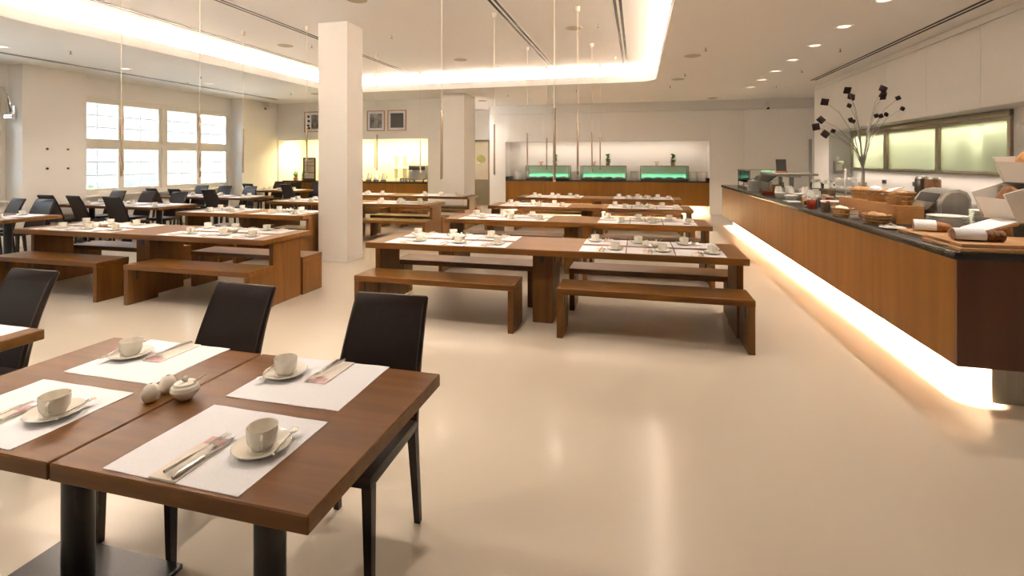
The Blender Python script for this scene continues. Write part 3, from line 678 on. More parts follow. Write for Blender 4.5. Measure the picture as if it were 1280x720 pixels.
part('post_shaft', MB().box(-.03, .03, -.03, .03, 0.02, 2.13, .006), 'grey_metal', t); part('post_foot', MB().box(-.06, .06, -.06, .06, 0, .02, .003), 'grey_metal', t)

# ================================================================== THINGS ON THE COUNTER
def plates(x, y, n, r, label, m='white_porcelain', z=TT, grp='plate stacks on the counters'):
    dz = .0105 if r < .12 else .0125
    for k in range(n):
        key = (round(r, 3), m)
        if key not in PL: PL[key] = MB().lathe([(0, .002), (r * .6, .002), (r * .62, 0), (r * .66, 0), (r * .72, .006), (r, .017), (r * .99, .0195), (r * .7, .010), (r * .64, .006), (0, .006)], 24).mesh('plate', m)
        ob('plate', PL[key], None, (x + R.uniform(-.002, .002), y + R.uniform(-.002, .002), z + k * dz), 0, 'white plate, %s, in %s' % (ORD[k] + ' from the bottom' if k < n - 1 else 'topmost', label), 'plate', grp)
PL = {}
plates(2.55, 4.99, 10, .145, 'the big stack before the toaster')
plates(2.84, 4.98, 14, .13, 'the tall stack beside the bread bins')
plates(2.62, 7.1, 11, .13, 'the stack behind the white bowl')
plates(2.20, 10.55, 16, .12, 'the stack nearest the glass case')
plates(2.48, 10.84, 20, .12, 'the tall stack behind the glass case')

# cutting boards
def board(x0, x1, y0, y1, z0, z1, label):
    t = thing('cutting_board', ((x0 + x1) / 2, (y0 + y1) / 2, z0), 0, label, 'cutting board', 'cutting boards')
    a, b, hh = (x1 - x0) / 2, (y1 - y0) / 2, z1 - z0
    part('board_body', MB().box(-a, a, -b, b, 0, hh, .006), 'pale_wood', t)
    part('groove', MB().box(-a - .001, -a + .004, -b * .4, b * .4, hh * .35, hh * .6), 'board_dark', t, 0)
board(2.12, 2.67, 4.33, 4.84, TT, TT + .028, 'pale wooden cutting board, farther one with the orange loaf')
board(2.045, 2.95, 3.86, 4.32, TT, TT + .026, 'pale wooden cutting board at the counter end, lower one')
board(2.06, 2.94, 3.88, 4.31, TT + .0265, TT + .052, 'pale wooden cutting board at the counter end, upper one')
# loaves with napkins
def loaf(x, y, z, L, w_, h_, rz, m, label, napkin=None, sliced=False):
    t = thing('bread_loaf', (x, y, z), rz, label, 'bread', 'bread loaves')
    if sliced:
        n = 9
        for k in range(n):
            a = -L / 2 + k * L / n
            pts = [(w_ / 2 * math.cos(q) * (1 if math.sin(q) > -.2 else .9), max(0, h_ * .5 + h_ * .5 * math.sin(q))) for q in [2 * PI * i / 14 for i in range(14)]]
            part('slice', MB().prism(pts, 'x', a + .002, a + L / n - .001), m, t, 50)
    else:
        part('crust', MB().blob((0, 0, h_ * .45), L / 2, w_ / 2, h_ * .55, 18, 10, .05, int(x * 100), h_ * .45), m, t, 60)
    if napkin:
        a, b = napkin; pts = [((w_ / 2 + .008) * math.cos(q), h_ * .45 + (h_ * .6 + .006) * math.sin(q)) for q in [PI * (-.12 + 1.24 * i / 12) for i in range(13)]]
        pts2 = [(p * .97, q - .003) for p, q in reversed(pts)]
        part('napkin', MB().prism(pts + pts2, 'x', a, b), 'linen', t, 50)
loaf(2.30, 4.70, TT + .0285, .25, .12, .08, -.35, 'bread', 'crusty orange-brown loaf half wrapped in white napkin, on the farther board', (-.12, .02))
loaf(2.23, 4.03, TT + .0525, .27, .10, .075, -.12, 'dark_bread', 'dark sliced loaf half wrapped in white napkin, at the counter end', (-.137, .03), True)
loaf(2.36, 4.48, TT + .0285, .10, .20, .05, .0, 'bread', 'flat golden loaf lying behind the napkin-wrapped loaf')
t = thing('bread_knife', (2.84, 4.0, TT + .053), -.2, 'bread knife lying on the upper end board', 'knife')
part('blade', MB().prism([(-.16, -.012), (.06, -.014), (.06, .010), (-.13, .012)], 'z', .001, .003), 'chrome', t, 0); part('handle', MB().box(.06, .17, -.013, .011, 0, .018, .004), 'black_metal', t)
t = thing('bread_knife', (2.22, 4.37, TT + .0285), .0, 'bread knife lying between the two boards', 'knife')
part('blade', MB().prism([(-.14, -.012), (.06, -.014), (.06, .010), (-.11, .012)], 'z', .001, .003), 'chrome', t, 0); part('handle', MB().box(.06, .16, -.013, .011, 0, .018, .004), 'black_metal', t)
# slanted tray with cloth
t = thing('slanted_tray', (2.55, 4.47, TT + .0285), 0, 'slanted wooden tray lined with white cloth beside the bread stand', 'tray')
TM = Matrix.Translation((0, 0, .085)) @ Matrix.Rotation(-.36, 4, 'Y')
part('tray_board', MB().box(-.13, .11, -.13, .13, -.022, 0, .004).xf(TM), 'pale_wood', t)
part('cloth', MB().box(-.125, .105, -.125, .125, .0005, .010, .003).xf(TM), 'linen', t)
part('foot', MB().box(.04, .07, -.12, .12, 0, .082, .003), 'pale_wood', t)

# bread bins: zigzag white stand with two tiers
t = thing('bread_bin_stand', (2.60, 4.40, TT), 0, 'white zigzag bread stand with two slanted open bins', 'bread stand')
zig = [(.075, .145), (.27, .11), (.27, 0), (.52, 0), (.52, .64), (.14, .625), (.21, .425), (0, .347)]
for ya in (0, .36): part('side_panel', MB().prism(zig, 'y', ya, ya + .014), 'white_plastic', t, 0)
for (xb0, zb0), (xt, zt) in (((.077, .146), (.016, .31)), ((.212, .427), (.156, .585))):
    part('bin_floor', MB().box(xb0, .505, .0145, .3595, zb0, zb0 + .012), 'white_plastic', t, 0)
    part('bin_front', MB().prism([(xb0, zb0 + .013), (xb0 + .014, zb0 + .013), (xt + .014, zt), (xt, zt)], 'y', .0145, .3595), 'white_plastic', t, 0)
part('back_panel', MB().box(.508, .52, .0145, .3595, 0, .64), 'white_plastic', t, 0)
loaf(2.93, 4.585, TT + .16, .28, .27, .25, 0, 'floury_bread', 'floury round bread in the lower white bin'); loaf(2.742, 4.585, TT + .16, .09, .27, .24, .0, 'dark_bread', 'dark bread end in the lower white bin')
loaf(3.00, 4.585, TT + .44, .19, .27, .24, 0, 'floury_bread', 'floury bread in the upper white bin'); loaf(2.855, 4.585, TT + .44, .09, .25, .23, .0, 'bread', 'brown bread chunk in the upper white bin')

# toaster
t = thing('conveyor_toaster', (2.65, 5.34, TT), 0, 'steel conveyor toaster with two knobs behind the plate stack', 'toaster')
part('body', MB().prism([(0, .03), (0, .21), (.05, .29), (.10, .325), (.17, .335), (.23, .31), (.26, .25), (.27, .03)], 'y', 0, .40), 'steel', t, 50)
part('side_plate', MB().prism([(.03, .05), (.03, .20), (.07, .27), (.11, .30), (.17, .31), (.215, .29), (.24, .24), (.245, .05)], 'y', -.008, -.0005), 'grey_metal', t, 20)
part('control_plate', MB().box(-.008, -.0005, .02, .38, .05, .13, .003), 'grey_metal', t)
for yy in (.11, .28): part('knob', MB().lathe([(0, 0), (.026, 0), (.022, .025), (0, .026)], 14).xf(Matrix.Translation((-.0085, yy, .088)) @ Matrix.Rotation(-PI / 2, 4, 'Y')), 'black_metal', t)
part('intake_slot', MB().prism([(-.003, .215), (.003, .212), (.052, .289), (.046, .293)], 'y', .04, .36), 'dark_slot', t, 0)
part('bread_chute', MB().prism([(-.06, .15), (-.052, .146), (.0, .205), (-.004, .212)], 'y', .05, .35), 'steel', t, 0)
for xx in (.03, .24):
    for yy in (.03, .37): part('foot', MB().cyl((xx, yy, 0), .018, .032, 10), 'black_metal', t)
# riser with baskets
t = thing('wooden_riser', (2.35, 5.40, TT), 0, 'orange wooden riser box carrying the bread baskets', 'riser')
part('front_board', MB().box(0, .018, 0, 1.36, 0, .17, .003), 'riser_wood', t); part('end_board', MB().box(.0185, .23, 0, .018, 0, .152, .002), 'riser_wood', t); part('end_board', MB().box(.0185, .23, 1.342, 1.36, 0, .152, .002), 'riser_wood', t)
part('shelf_board', MB().box(.0185, .23, 0, 1.36, .153, .17, .002), 'riser_wood', t)
def basket(x, y, z, rx, ry, h_, label, fill=None, cloth=False):
    t = thing('wicker_basket', (x, y, z), 0, label, 'basket', 'wicker baskets')
    part('basket_body', MB().lathe([(0, 0), (.78, 0), (.86, h_ * .4), (1, h_), (.97, h_ * 1.03), (.93, h_), (.80, h_ * .4), (.72, .012), (0, .012)], 20, (0, 0, 0), rx, ry), 'wicker', t)
    for q in (.35, .7): part('weave_band', MB().tube([(rx * (.80 + .2 * q + .02) * math.cos(a * PI / 10), ry * (.80 + .2 * q + .02) * math.sin(a * PI / 10), h_ * q) for a in range(21)], .006, 5, False), 'wicker', t)
    part('rim', MB().tube([(rx * .985 * math.cos(a * PI / 10), ry * .985 * math.sin(a * PI / 10), h_) for a in range(21)], .009, 6, False), 'wicker', t)
    if cloth: part('cloth', MB().blob((-rx * .3, 0, h_ * .95), rx * .55, ry * .6, .055, 12, 7, .12, 5), 'linen', t)
    return t
basket(2.465, 6.42, TT + .1705, .11, .17, .10, 'wicker bread basket on the riser, farthest of three')
basket(2.465, 6.02, TT + .1705, .11, .17, .11, 'wicker bread basket with white cloth on the riser, middle of three', cloth=True)
basket(2.465, 5.60, TT + .1705, .11, .18, .12, 'wicker bread basket with tongs on the riser, nearest of three')
for i, (yy, dx) in enumerate(((6.50, 0), (6.34, .02), (6.12, .03), (5.92, .03), (5.72, 0), (5.62, .02), (5.50, -.02))):
    ob('bread_roll', MB().blob((0, 0, 0), .055, .062, .042, 12, 8, .05, i).mesh('bread_roll', 'bread' if i % 2 else 'floury_bread', 60), None, (2.465 + dx, yy, TT + .1705 + .095), R.uniform(0, 3), 'brown bread roll in the riser baskets, %s from the far end' % ORD[i], 'bread roll', 'rolls in the riser baskets')
t = thing('bread_tongs', (2.44, 5.64, TT + .315), 0, 'steel bread tongs resting on the nearest riser basket', 'tongs')
for s in (-1, 1): part('tong_arm', MB().tube([(-.10, .02 * s, -.05), (-.02, .025 * s, .0), (.08, .006 * s, .02)], .007, 6), 'steel', t)
basket(2.15, 6.08, TT, .095, .16, .085, 'small wicker basket at the counter edge, farther of two'); basket(2.20, 5.42, TT, .105, .155, .085, 'small wicker basket at the counter edge, nearer of two')
for i, (x, y) in enumerate(((2.15, 6.15), (2.14, 6.02), (2.20, 5.48), (2.21, 5.36))):
    ob('bread_roll', MB().blob((0, 0, 0), .05, .055, .035, 12, 8, .05, i + 20).mesh('bread_roll', 'floury_bread' if i > 1 else 'paper', 60), None, (x, y, TT + .072), 0, 'pale roll in the edge baskets, %s from the far end' % ORD[i], 'bread roll', 'rolls in the edge baskets')
t = thing('card_holder', (2.13, 5.74, TT), .3, 'small dark card holder between the edge baskets', 'sign'); part('holder', MB().box(-.04, .04, -.025, .025, 0, .02, .003), 'grey_metal', t); part('card', MB().box(-.045, .045, -.004, .0, .02, .09), 'screen_text', t, 0)
t = thing('card_holder', (2.15, 7.25, TT), .3, 'small dark card holder beside the jam jars', 'sign'); part('holder', MB().box(-.03, .03, -.02, .02, 0, .015, .003), 'grey_metal', t); part('card', MB().box(-.035, .035, -.004, .0, .015, .07), 'board_dark', t, 0)
t = thing('small_dish', (2.16, 5.02, TT), .2, 'white side dish with tongs at the counter edge', 'dish'); part('dish_body', MB().lathe([(0, 0), (.05, 0), (.10, .014), (.098, .018), (.05, .006), (0, .006)], 20), 'white_porcelain', t); part('tongs', MB().tube([(-.08, .0, .02), (0, .02, .045), (.07, .05, .02)], .006, 6), 'steel', t)
# bowls and cups
def bowl(x, y, r, h_, label, m='white_porcelain', fill=None):
    t = thing('bowl', (x, y, TT), 0, label, 'bowl', 'bowls on the counter')
    part('bowl_body', MB().lathe([(0, .004), (r * .45, .004), (r * .47, 0), (r * .52, 0), (r * .8, h_ * .4), (r, h_), (r * .97, h_ * 1.02), (r * .76, h_ * .45), (r * .4, .015), (0, .012)], 24), m, t)
    if fill: part('filling', MB().blob((0, 0, h_ * .7), r * .82, r * .82, h_ * .25, 16, 8, .06, int(x * 90)), fill, t)
bowl(2.36, 6.95, .15, .095, 'large white bowl at the counter edge, before the plate stack', fill='cereal')
bowl(2.25, 8.30, .10, .075, 'white bowl in the crockery cluster, nearest', fill='white_porcelain'); bowl(2.42, 8.62, .11, .085, 'white bowl in the crockery cluster, middle'); bowl(2.24, 8.85, .09, .08, 'white bowl in the crockery cluster, farthest')
t = thing('white_tray', (2.17, 7.98, TT), 0, 'flat white tray at the counter edge before the bowls', 'tray'); part('tray_body', MB().box(-.09, .09, -.14, .14, 0, .014, .005), 'white_porcelain', t); part('handle', MB().box(-.03, .03, -.16, -.141, .004, .012, .002), 'white_porcelain', t)
JUG = MB().lathe([(0, 0), (.05, 0), (.06, .05), (.055, .11), (.045, .15), (.05, .165), (.046, .166), (.04, .15), (.05, .11), (0, .02)], 18).mesh('jug_body', 'white_porcelain')
JH = MB().tube([(.05, 0, .135), (.085, 0, .13), (.09, 0, .08), (.058, 0, .045)], .008, 6).mesh('handle', 'white_porcelain')
for i, (x, y) in enumerate(((2.46, 8.15), (2.62, 8.42), (2.58, 8.78), (2.44, 9.05), (2.68, 9.1), (2.30, 9.2), (2.52, 9.42))):
    stamp('white_jug', [('jug_body', JUG), ('handle', JH)], (x, y, TT), R.uniform(0, 6), 'white porcelain jug in the crockery cluster, %s from the camera' % ORD[i], 'jug', 'white jugs')
# jars
JB = MB().lathe([(0, 0), (.045, 0), (.05, .01), (.05, .085), (.042, .1)], 16); JL = MB().lathe([(0, .122), (.044, .122), (.046, .115), (.046, .1), (0, .1)], 16).mesh('lid', 'chrome')
jfill = ('jam', 'coffee_dark', 'cereal', 'coffee_dark', 'jam', 'dark_bread', 'jam', 'cereal', 'coffee_dark')
for i, (x, y) in enumerate(((2.14, 7.05), (2.22, 7.22), (2.20, 7.48), (2.34, 7.42), (2.40, 7.62), (2.28, 7.72), (2.50, 7.5), (2.55, 7.82), (2.16, 6.62))):
    stamp('preserve_jar', [('jar_body', JB.mesh('jar_body', jfill[i])), ('lid', JL)], (x, y, TT), 0, 'small lidded jar near the jam display, %s' % ('on its own by the edge basket' if i == 8 else ORD[i] + ' from the camera'), 'jar', 'small preserve jars')
for i, (x, y) in enumerate(((2.80, 8.98), (2.82, 8.50))):
    t = thing('dispenser_jar', (x, y, TT), 0, 'tall chrome-lidded glass dispenser jar, %s one' % ('farther', 'nearer')[i], 'jar', 'tall dispenser jars')
    part('jar_body', MB().lathe([(0, 0), (.08, 0), (.085, .02), (.085, .23), (.075, .25)], 20), 'glass', t); part('contents', MB().lathe([(0, .01), (.078, .01), (.078, .15), (0, .16)], 16), 'cereal' if i else 'coffee_dark', t)
    part('lid', MB().lathe([(.0, .30), (.05, .30), (.08, .275), (.082, .25), (0, .25)], 20), 'chrome', t); part('base_ring', MB().lathe([(.086, 0), (.088, .0), (.088, .03), (.086, .03)], 20), 'chrome', t)
# cake stand
t = thing('cake_stand', (2.80, 7.82, TT), 0, 'white two-tier cake stand with dishes behind the bowls', 'cake stand')
part('foot', MB().lathe([(0, 0), (.09, 0), (.08, .012), (.02, .03), (.015, .05), (0, .05)], 20), 'white_porcelain', t); part('stem', MB().cyl((0, 0, .05), .012, .40, 10), 'white_porcelain', t)
for zz, r in ((.20, .17), (.31, .13)): part('tier', MB().lathe([(0, zz), (r, zz + .004), (r * 1.03, zz + .03), (r, zz + .03), (r * .96, zz + .012), (0, zz + .012)], 24), 'white_porcelain', t)
part('finial', MB().blob((0, 0, .46), .018, .018, .024, 10, 7), 'white_porcelain', t)
for i in range(6):
    a = i * PI / 3; zz, r = ((.2125, .12), (.3225, .085))[i % 2]
    ob('small_dish', MB().lathe([(0, 0), (.025, 0), (.032, .035), (.029, .036), (.022, .006), (0, .006)], 14).mesh('small_dish', 'white_porcelain'), None, (2.80 + r * math.cos(a), 7.82 + r * math.sin(a), TT + zz), 0, 'tiny white pot on the %s tier of the cake stand, %s round' % (('lower', 'upper')[i % 2], ORD[i // 2]), 'pot', 'pots on the cake stand')
# steel tree with dark paper flowers
t = thing('metal_tree', (2.78, 7.22, TT), 0, 'bare metal tree sculpture with dark square flowers in a steel vase', 'sculpture')
part('vase', MB().lathe([(0, 0), (.055, 0), (.05, .02), (.042, .32), (.036, .32), (.036, .30), (0, .30)], 18), 'grey_metal', t)
part('trunk', MB().tube([(0, 0, .28), (.004, 0, .45), (-.004, .005, .62)], [.022, .02, .016], 8), 'grey_metal', t)
rt = random.Random(3); ux, uy = .9694, .2455    # twigs fan out across the aisle
heads = [(-.66, 1.02), (-.50, 1.12), (-.54, .93), (-.40, 1.36), (-.16, 1.50), (-.10, 1.42), (.20, 1.50), (.32, 1.45), (.23, 1.41), (-.02, 1.11), (-.22, 1.11), (.27, 1.18), (.42, 1.20), (.66, 1.28), (-.22, 1.29), (.36, 1.38), (.10, 1.15), (-.30, .98)]
for i, (a, b) in enumerate(heads):
    dpt = rt.uniform(-.2, .2); ex, ey, ez = a * ux - dpt * uy, a * uy + dpt * ux, b
    br = part('branch', MB().tube([(0, 0, .60 - (i % 4) * .05), (ex * .22, ey * .22, .60 + (ez - .6) * .42), (ex * .62, ey * .62, .6 + (ez - .6) * .82), (ex, ey, ez)], [.006, .004, .0025, .0018], 5), 'grey_metal', t)
    big = i < 9; q = .043 if big else .026
    fm = MB().box(-q, q, -.010, .010, -q, q, .006).box(-q * .7, q * .7, -.02, .02, -q * .8, q * .8, .006)
    fm.xf(Matrix.Translation((ex, ey, ez)) @ Euler((rt.uniform(-.5, .5), rt.uniform(-.7, .7) if big else 1.2 * rt.choice((-1, 1)), rt.uniform(-.6, .6))).to_matrix().to_4x4())
    part('flower', fm, 'petal_dark', br)
# two canisters behind the toaster
for i, yy in enumerate((9.05, 8.78)):
    t = thing('canister', (4.30, yy, .985), 0, 'dark glass canister on the back counter, %s one' % ('farther', 'nearer')[i], 'canister', 'dark canisters')
    part('canister_body', MB().lathe([(0, 0), (.09, 0), (.10, .02), (.10, .32), (.09, .34)], 18), ('coffee_dark', 'dark_bread')[i], t); part('lid', MB().lathe([(0, .37), (.08, .37), (.095, .34), (0, .34)], 18), 'grey_metal', t)
# glass display case
t = thing('glass_display_case', (2.50, 11.65, TT), 0, 'glass food display case with green light at the counter end', 'display case')
part('case_base', MB().box(-.28, .28, -.62, .62, 0, .03, .004), 'black_metal', t)
for a, b in ((-.27, -.6), (.27, -.6), (-.27, .6), (.27, .6), (-.27, 0), (.27, 0)): part('case_post', MB().box(a - .011, a + .011, b - .011, b + .011, .03, .40), 'grey_metal', t, 0)
part('top_pane', MB().box(-.285, .285, -.615, .615, .402, .412), 'glass', t, 0); part('front_pane', MB().box(-.286, -.282, -.59, .59, .14, .39), 'green_glass', t, 0); part('end_pane', MB().box(-.25, .25, -.614, -.610, .04, .39), 'glass', t, 0)
part('light_strip', MB().box(.20, .23, -.55, .55, .36, .385), 'green_glow', t, 0); part('mid_shelf', MB().box(-.25, .25, -.59, .59, .20, .208), 'green_glass', t, 0)
for i in range(4): 
    t3 = thing('food_dish', (2.46, 11.20 + i * .30, TT + .03), 0, 'white dish of food in the glass case, %s from the camera' % ORD[i], 'dish', 'dishes in the glass case')
    part('dish_body', MB().box(-.15, .15, -.12, .12, 0, .03, .008), 'white_porcelain', t3); part('food', MB().blob((0, 0, .035), .12, .10, .03, 12, 6, .15, i), ('salad', 'bread', 'salad', 'jam')[i], t3)
# heat shelf with sign
t = thing('heated_shelf', (2.62, 10.0, TT), 0, 'grey metal shelf on two posts over the crockery', 'shelf')
for yy in (-.35, .35): part('post', MB().box(-.03, .03, yy - .03, yy + .03, 0, .34, .004), 'grey_metal', t)
part('shelf_plate', MB().box(-.30, .34, -.62, .62, .34, .375, .006), 'grey_metal', t); part('front_flap', MB().prism([(-.30, .34), (-.28, .34), (-.44, .22), (-.45, .23)], 'y', -.6, .6), 'glass', t, 0)
part('heat_lamp', MB().box(-.1, .1, -.55, .55, .31, .338, .004), 'steel', t)
t = thing('menu_stand', (2.55, 10.0, TT + .3755), .0, 'dark slate menu stand on top of the metal shelf', 'sign')
part('slate', MB().box(-.085, .085, -.008, .008, .02, .25, .003).xf(Matrix.Rotation(-.18, 4, 'X')), 'board_dark', t); part('wooden_foot', MB().box(-.10, .10, -.04, .05, 0, .03, .004), 'terracotta', t)
for i, (x, y, m) in enumerate(((2.40, 9.75, 'bread'), (2.20, 9.50, 'jam'))):
    t = thing('food_container', (x, y, TT), 0, 'clear box of %s before the metal shelf' % ('crisp bread', 'red fruit')[i], 'container', 'clear food boxes')
    part('box_wall', MB().box(-.10, .10, -.12, .12, 0, .22 - .1 * i, .004), 'glass', t); part('contents', MB().box(-.09, .09, -.11, .11, .005, .17 - .1 * i, .02), m, t)

# ================================================================== BACK BUFFET
t = thing('buffet_counter', (-1.07, YB + .02, 0), 0, 'wood-fronted buffet counter in the back wall niche with glowing plinth', 'counter')
bw = (NX1 - NX0 - .01) / 5
bpm = MB().box(0, bw - .004, 0, .02, 0, .70, .002).mesh('front_panel', 'counter_wood', 20)
for k in range(5): ob('front_panel', bpm, t, (-3.145 + k * bw, -.03, .24))
part('carcass', MB().box(-3.14, 3.14, .0, .58, .27, .94), 'counter_end_wood', t, 0); part('plinth', MB().box(-3.14, 3.14, .22, .58, 0, .27), 'white_plastic', t, 0)
part('worktop', MB().box(-3.145, 3.145, -.05, .59, .941, .985, .004), 'black_stone', t)
for nm, xa in (('left', -3.15), ('right', 3.05)): part('upstand', MB().box(xa, xa + .10, -.03, .58, .985, 1.08), 'black_stone', t, 0)
for i, xc in enumerate((-2.84, -1.05, .79)):
    lb = ('left', 'middle', 'right')[i]
    t = thing('chilled_display', (xc, YB + .26, .985), 0, 'green-lit glass buffet display, %s of three in the back niche' % lb, 'display case', 'green-lit buffet displays')
    part('base_tray', MB().box(-.70, .70, -.24, .24, 0, .05, .004), 'black_metal', t)
    for a in (-.70, .70):
        part('frame_leg', MB().box(a - .012, a + .012, -.24, -.22, .05, .44), 'grey_metal', t, 0); part('frame_leg', MB().box(a - .012, a + .012, .22, .24, .05, .44), 'grey_metal', t, 0)
    part('top_rail', MB().box(-.712, .712, -.245, -.22, .44, .46).box(-.712, .712, .22, .245, .44, .46), 'grey_metal', t, 0)
    part('front_pane', MB().box(-.685, .685, -.236, -.230, .16, .44), 'green_glass', t, 0); part('top_pane', MB().box(-.7, .7, -.22, .22, .448, .455), 'green_glass', t, 0)
    part('rear_panel', MB().box(-.685, .685, .225, .232, .06, .44), 'white_plastic', t, 0)
    part('light_strip', MB().box(-.66, .66, .19, .21, .08, .19), 'green_glow', t, 0)
    for k in range(4):
        t3 = thing('food_dish', (xc - .48 + k * .32, YB + .22, 1.036), 0, 'white food dish in the %s buffet display, %s from left' % (lb, ORD[k]), 'dish', 'dishes in the buffet displays')
        part('dish_body', MB().lathe([(0, 0), (.08, 0), (.13, .04), (.125, .042), (.07, .01), (0, .01)], 16), 'white_porcelain', t3); part('food', MB().blob((0, 0, .035), .10, .10, .025, 12, 6, .15, k + i), ('paper', 'salad', 'floury_bread', 'salad')[k] if i < 2 else ('jam', 'salad', 'dark_bread', 'jam')[k], t3)
    # plant and flowers on the display
    t = thing('potted_plant', (xc + (.22, .13, .27)[i], YB + .30, .985 + .4605), 0, 'small green potted plant on the %s buffet display' % lb, 'plant', 'potted plants on the buffet')
    part('pot', MB().lathe([(0, 0), (.055, 0), (.07, .09), (.066, .09), (.06, .07), (0, .07)], 16), 'terracotta', t)
    lf = MB(); rp = random.Random(i)
    for k in range(80):
        a = rp.uniform(0, 2 * PI); zz = rp.uniform(.08, .34); rr = rp.uniform(.04, .15) * (1 - .35 * zz / .34)
        p0 = Vector((rr * .4 * math.cos(a), rr * .4 * math.sin(a), zz)); p1 = Vector((rr * math.cos(a), rr * math.sin(a), zz + .05)); sd_ = Vector((-math.sin(a), math.cos(a), 0)) * .034
        mid = (p0 + p1) / 2 + Vector((0, 0, .01)); lf.add([p0, mid + sd_, p1, mid - sd_, mid - Vector((0, 0, .006))], [(0, 1, 4), (1, 2, 4), (2, 3, 4), (3, 0, 4), (0, 1, 2, 3)])
    part('foliage', lf, 'leaf_green', t, 0, kind='stuff')
    t = thing('flower_vase', (xc - (.25, .32, .22)[i], YB + .30, .985 + .4605), 0, 'small glass vase with %s flowers on the %s buffet display' % (('orange', 'red', 'yellow')[i], lb), 'flowers', 'flower vases on the buffet')
    part('vase', MB().lathe([(0, 0), (.03, 0), (.035, .06), (.025, .08)], 14), 'glass', t)
    for k in range(5):
        a = k * 1.26; st = part('stem', MB().tube([(0, 0, .01), (.05 * math.cos(a), .05 * math.sin(a), .11)], .003, 5), 'leaf_green', t)
        part('blossom', MB().blob((.055 * math.cos(a), .055 * math.sin(a), .115), .028, .028, .018, 9, 6, .15, k), 'flower_yellow' if i == 2 else 'flower_red', st)
CAN = MB().lathe([(0, 0), (.115, 0), (.12, .01), (.12, .27), (.115, .275), (.11, .26), (0, .25)], 20).mesh('pot_body', 'white_porcelain'); CANL = MB().lathe([(0, .285), (.118, .285), (.122, .275), (.122, .262), (.12, .262)], 20).mesh('rim', 'steel')
for i, (x, lb) in enumerate(((-3.86, 'left end of the buffet'), (-1.94, 'between left and middle display'), (.02 - .12, 'between middle and right display'), (1.66, 'right end of the buffet, inner one'), (1.93, 'right end of the buffet, outer one'))):
    stamp('soup_pot', [('pot_body', CAN), ('rim', CANL)], (x, YB + .26, .985), 0, 'round white crock on the buffet, ' + lb, 'crock', 'white crocks on the buffet')

# ================================================================== BAR NICHE AT THE LEFT
t = thing('bar_counter', (-8.4, YBL, 0), 0, 'dark wood bar counter under the framed pictures', 'counter')
for k in range(4): part('front_panel', MB().box(-2.46 + k * 1.235, -2.46 + k * 1.235 + 1.23, .02, .04, .12, .93, .002), 'counter_wood', t)
part('carcass', MB().box(-2.46, 2.47, .042, .75, 0, .93), 'counter_end_wood', t, 0); part('worktop', MB().box(-2.46, 2.47, -.02, .78, .932, .98, .004), 'black_stone', t)
BZ = .98
t = thing('coffee_machine', (-6.40, YBL + .40, BZ), 0, 'steel coffee machine at the right end of the bar', 'coffee machine')
part('machine_body', MB().box(-.28, .28, -.10, .25, .05, .48, .015), 'steel', t); part('drip_tray', MB().box(-.27, .27, -.25, -.10, .05, .10, .006), 'grey_metal', t); part('control_panel', MB().box(-.26, .26, -.125, -.10, .34, .47, .006), 'board_dark', t)
for s in (-.14, .14): part('brew_head', MB().cyl((s, -.17, .27), .035, .08, 14).tube([(s, -.17, .30), (s, -.30, .28)], .013, 8), 'chrome', t)
part('cup_warmer_rail', MB().tube([(-.26, -.08, .50), (.26, -.08, .50), (.26, .22, .50), (-.26, .22, .50), (-.26, -.08, .50)], .008, 6), 'chrome', t)
for a in (-.22, .22): part('foot', MB().cyl((a, -.15, 0), .02, .05, 10).cyl((a, .18, 0), .02, .05, 10), 'black_metal', t)
t = thing('coffee_grinder', (-6.02, YBL + .52, BZ), 0, 'dark coffee grinder with hopper at the bar end', 'grinder')
part('grinder_body', MB().box(-.06, .06, -.09, .08, 0, .36, .012), 'steel', t); part('hopper', MB().lathe([(.05, .36), (.09, .58), (.085, .60), (0, .60)], 16), 'coffee_dark', t)
t = thing('cup_shelf', (-7.02, YBL + .70, BZ), 0, 'white two-tier cup shelf unit on the bar', 'shelf')
for x in (-.30, 0, .28): part('upright', MB().box(x, x + .02, -.14, .14, 0, .78), 'white_plastic', t, 0)
for z in (.0, .38, .76): part('shelf_board', MB().box(-.30, .30, -.14, .14, z, z + .02), 'white_plastic', t, 0)
for i in range(8):
    stamp('coffee_cup', [('cup_body', CUP), ('handle', HAN)], (-7.23 + (i % 4) * .14 + (.02 if i % 4 > 1 else 0), YBL + .66, BZ + (.0205 if i < 4 else .4005)), .5, 'cream cup on the bar cup shelf, %s tier, %s from left' % (('lower', 'middle')[i // 4], ORD[i % 4]), 'cup', 'cups on the bar shelf')
for i, x in enumerate((-8.05, -7.80, -7.55, -8.35)):
    t = thing('coffee_pot', (x, YBL + .36, BZ), .4 * i, 'coffee pot with dark base on the bar, %s from left' % ORD[(1, 2, 3, 0)[i]], 'coffee pot', 'coffee pots on the bar')
    part('pot_body', MB().lathe([(0, 0), (.075, 0), (.085, .04), (.06, .15), (.04, .20), (.045, .22), (0, .215)], 16), 'white_porcelain' if i % 2 else 'steel', t); part('base_ring', MB().lathe([(.077, .0), (.087, .0), (.089, .035), (.08, .035)], 16), 'coffee_dark', t)
    part('handle', MB().tube([(.05, 0, .19), (.10, 0, .18), (.11, 0, .10), (.082, 0, .05)], .009, 6), 'coffee_dark', t); part('lid', MB().lathe([(.046, .221), (.03, .24), (0, .25)], 14), 'terracotta', t)
for i, x in enumerate((-6.82, -6.74, -6.92)):
    t = thing('milk_jug', (x, YBL + .20 + .05 * i, BZ), 0, 'small steel milk jug before the cup shelf, %s' % ('right one', 'rightmost', 'left one')[i], 'jug', 'milk jugs on the bar')
    part('jug_body', MB().lathe([(0, 0), (.035, 0), (.04, .03), (.03, .09), (.034, .10), (0, .095)], 14), 'chrome', t); part('handle', MB().tube([(.03, 0, .085), (.055, 0, .08), (.055, 0, .04), (.038, 0, .03)], .005, 6), 'chrome', t)
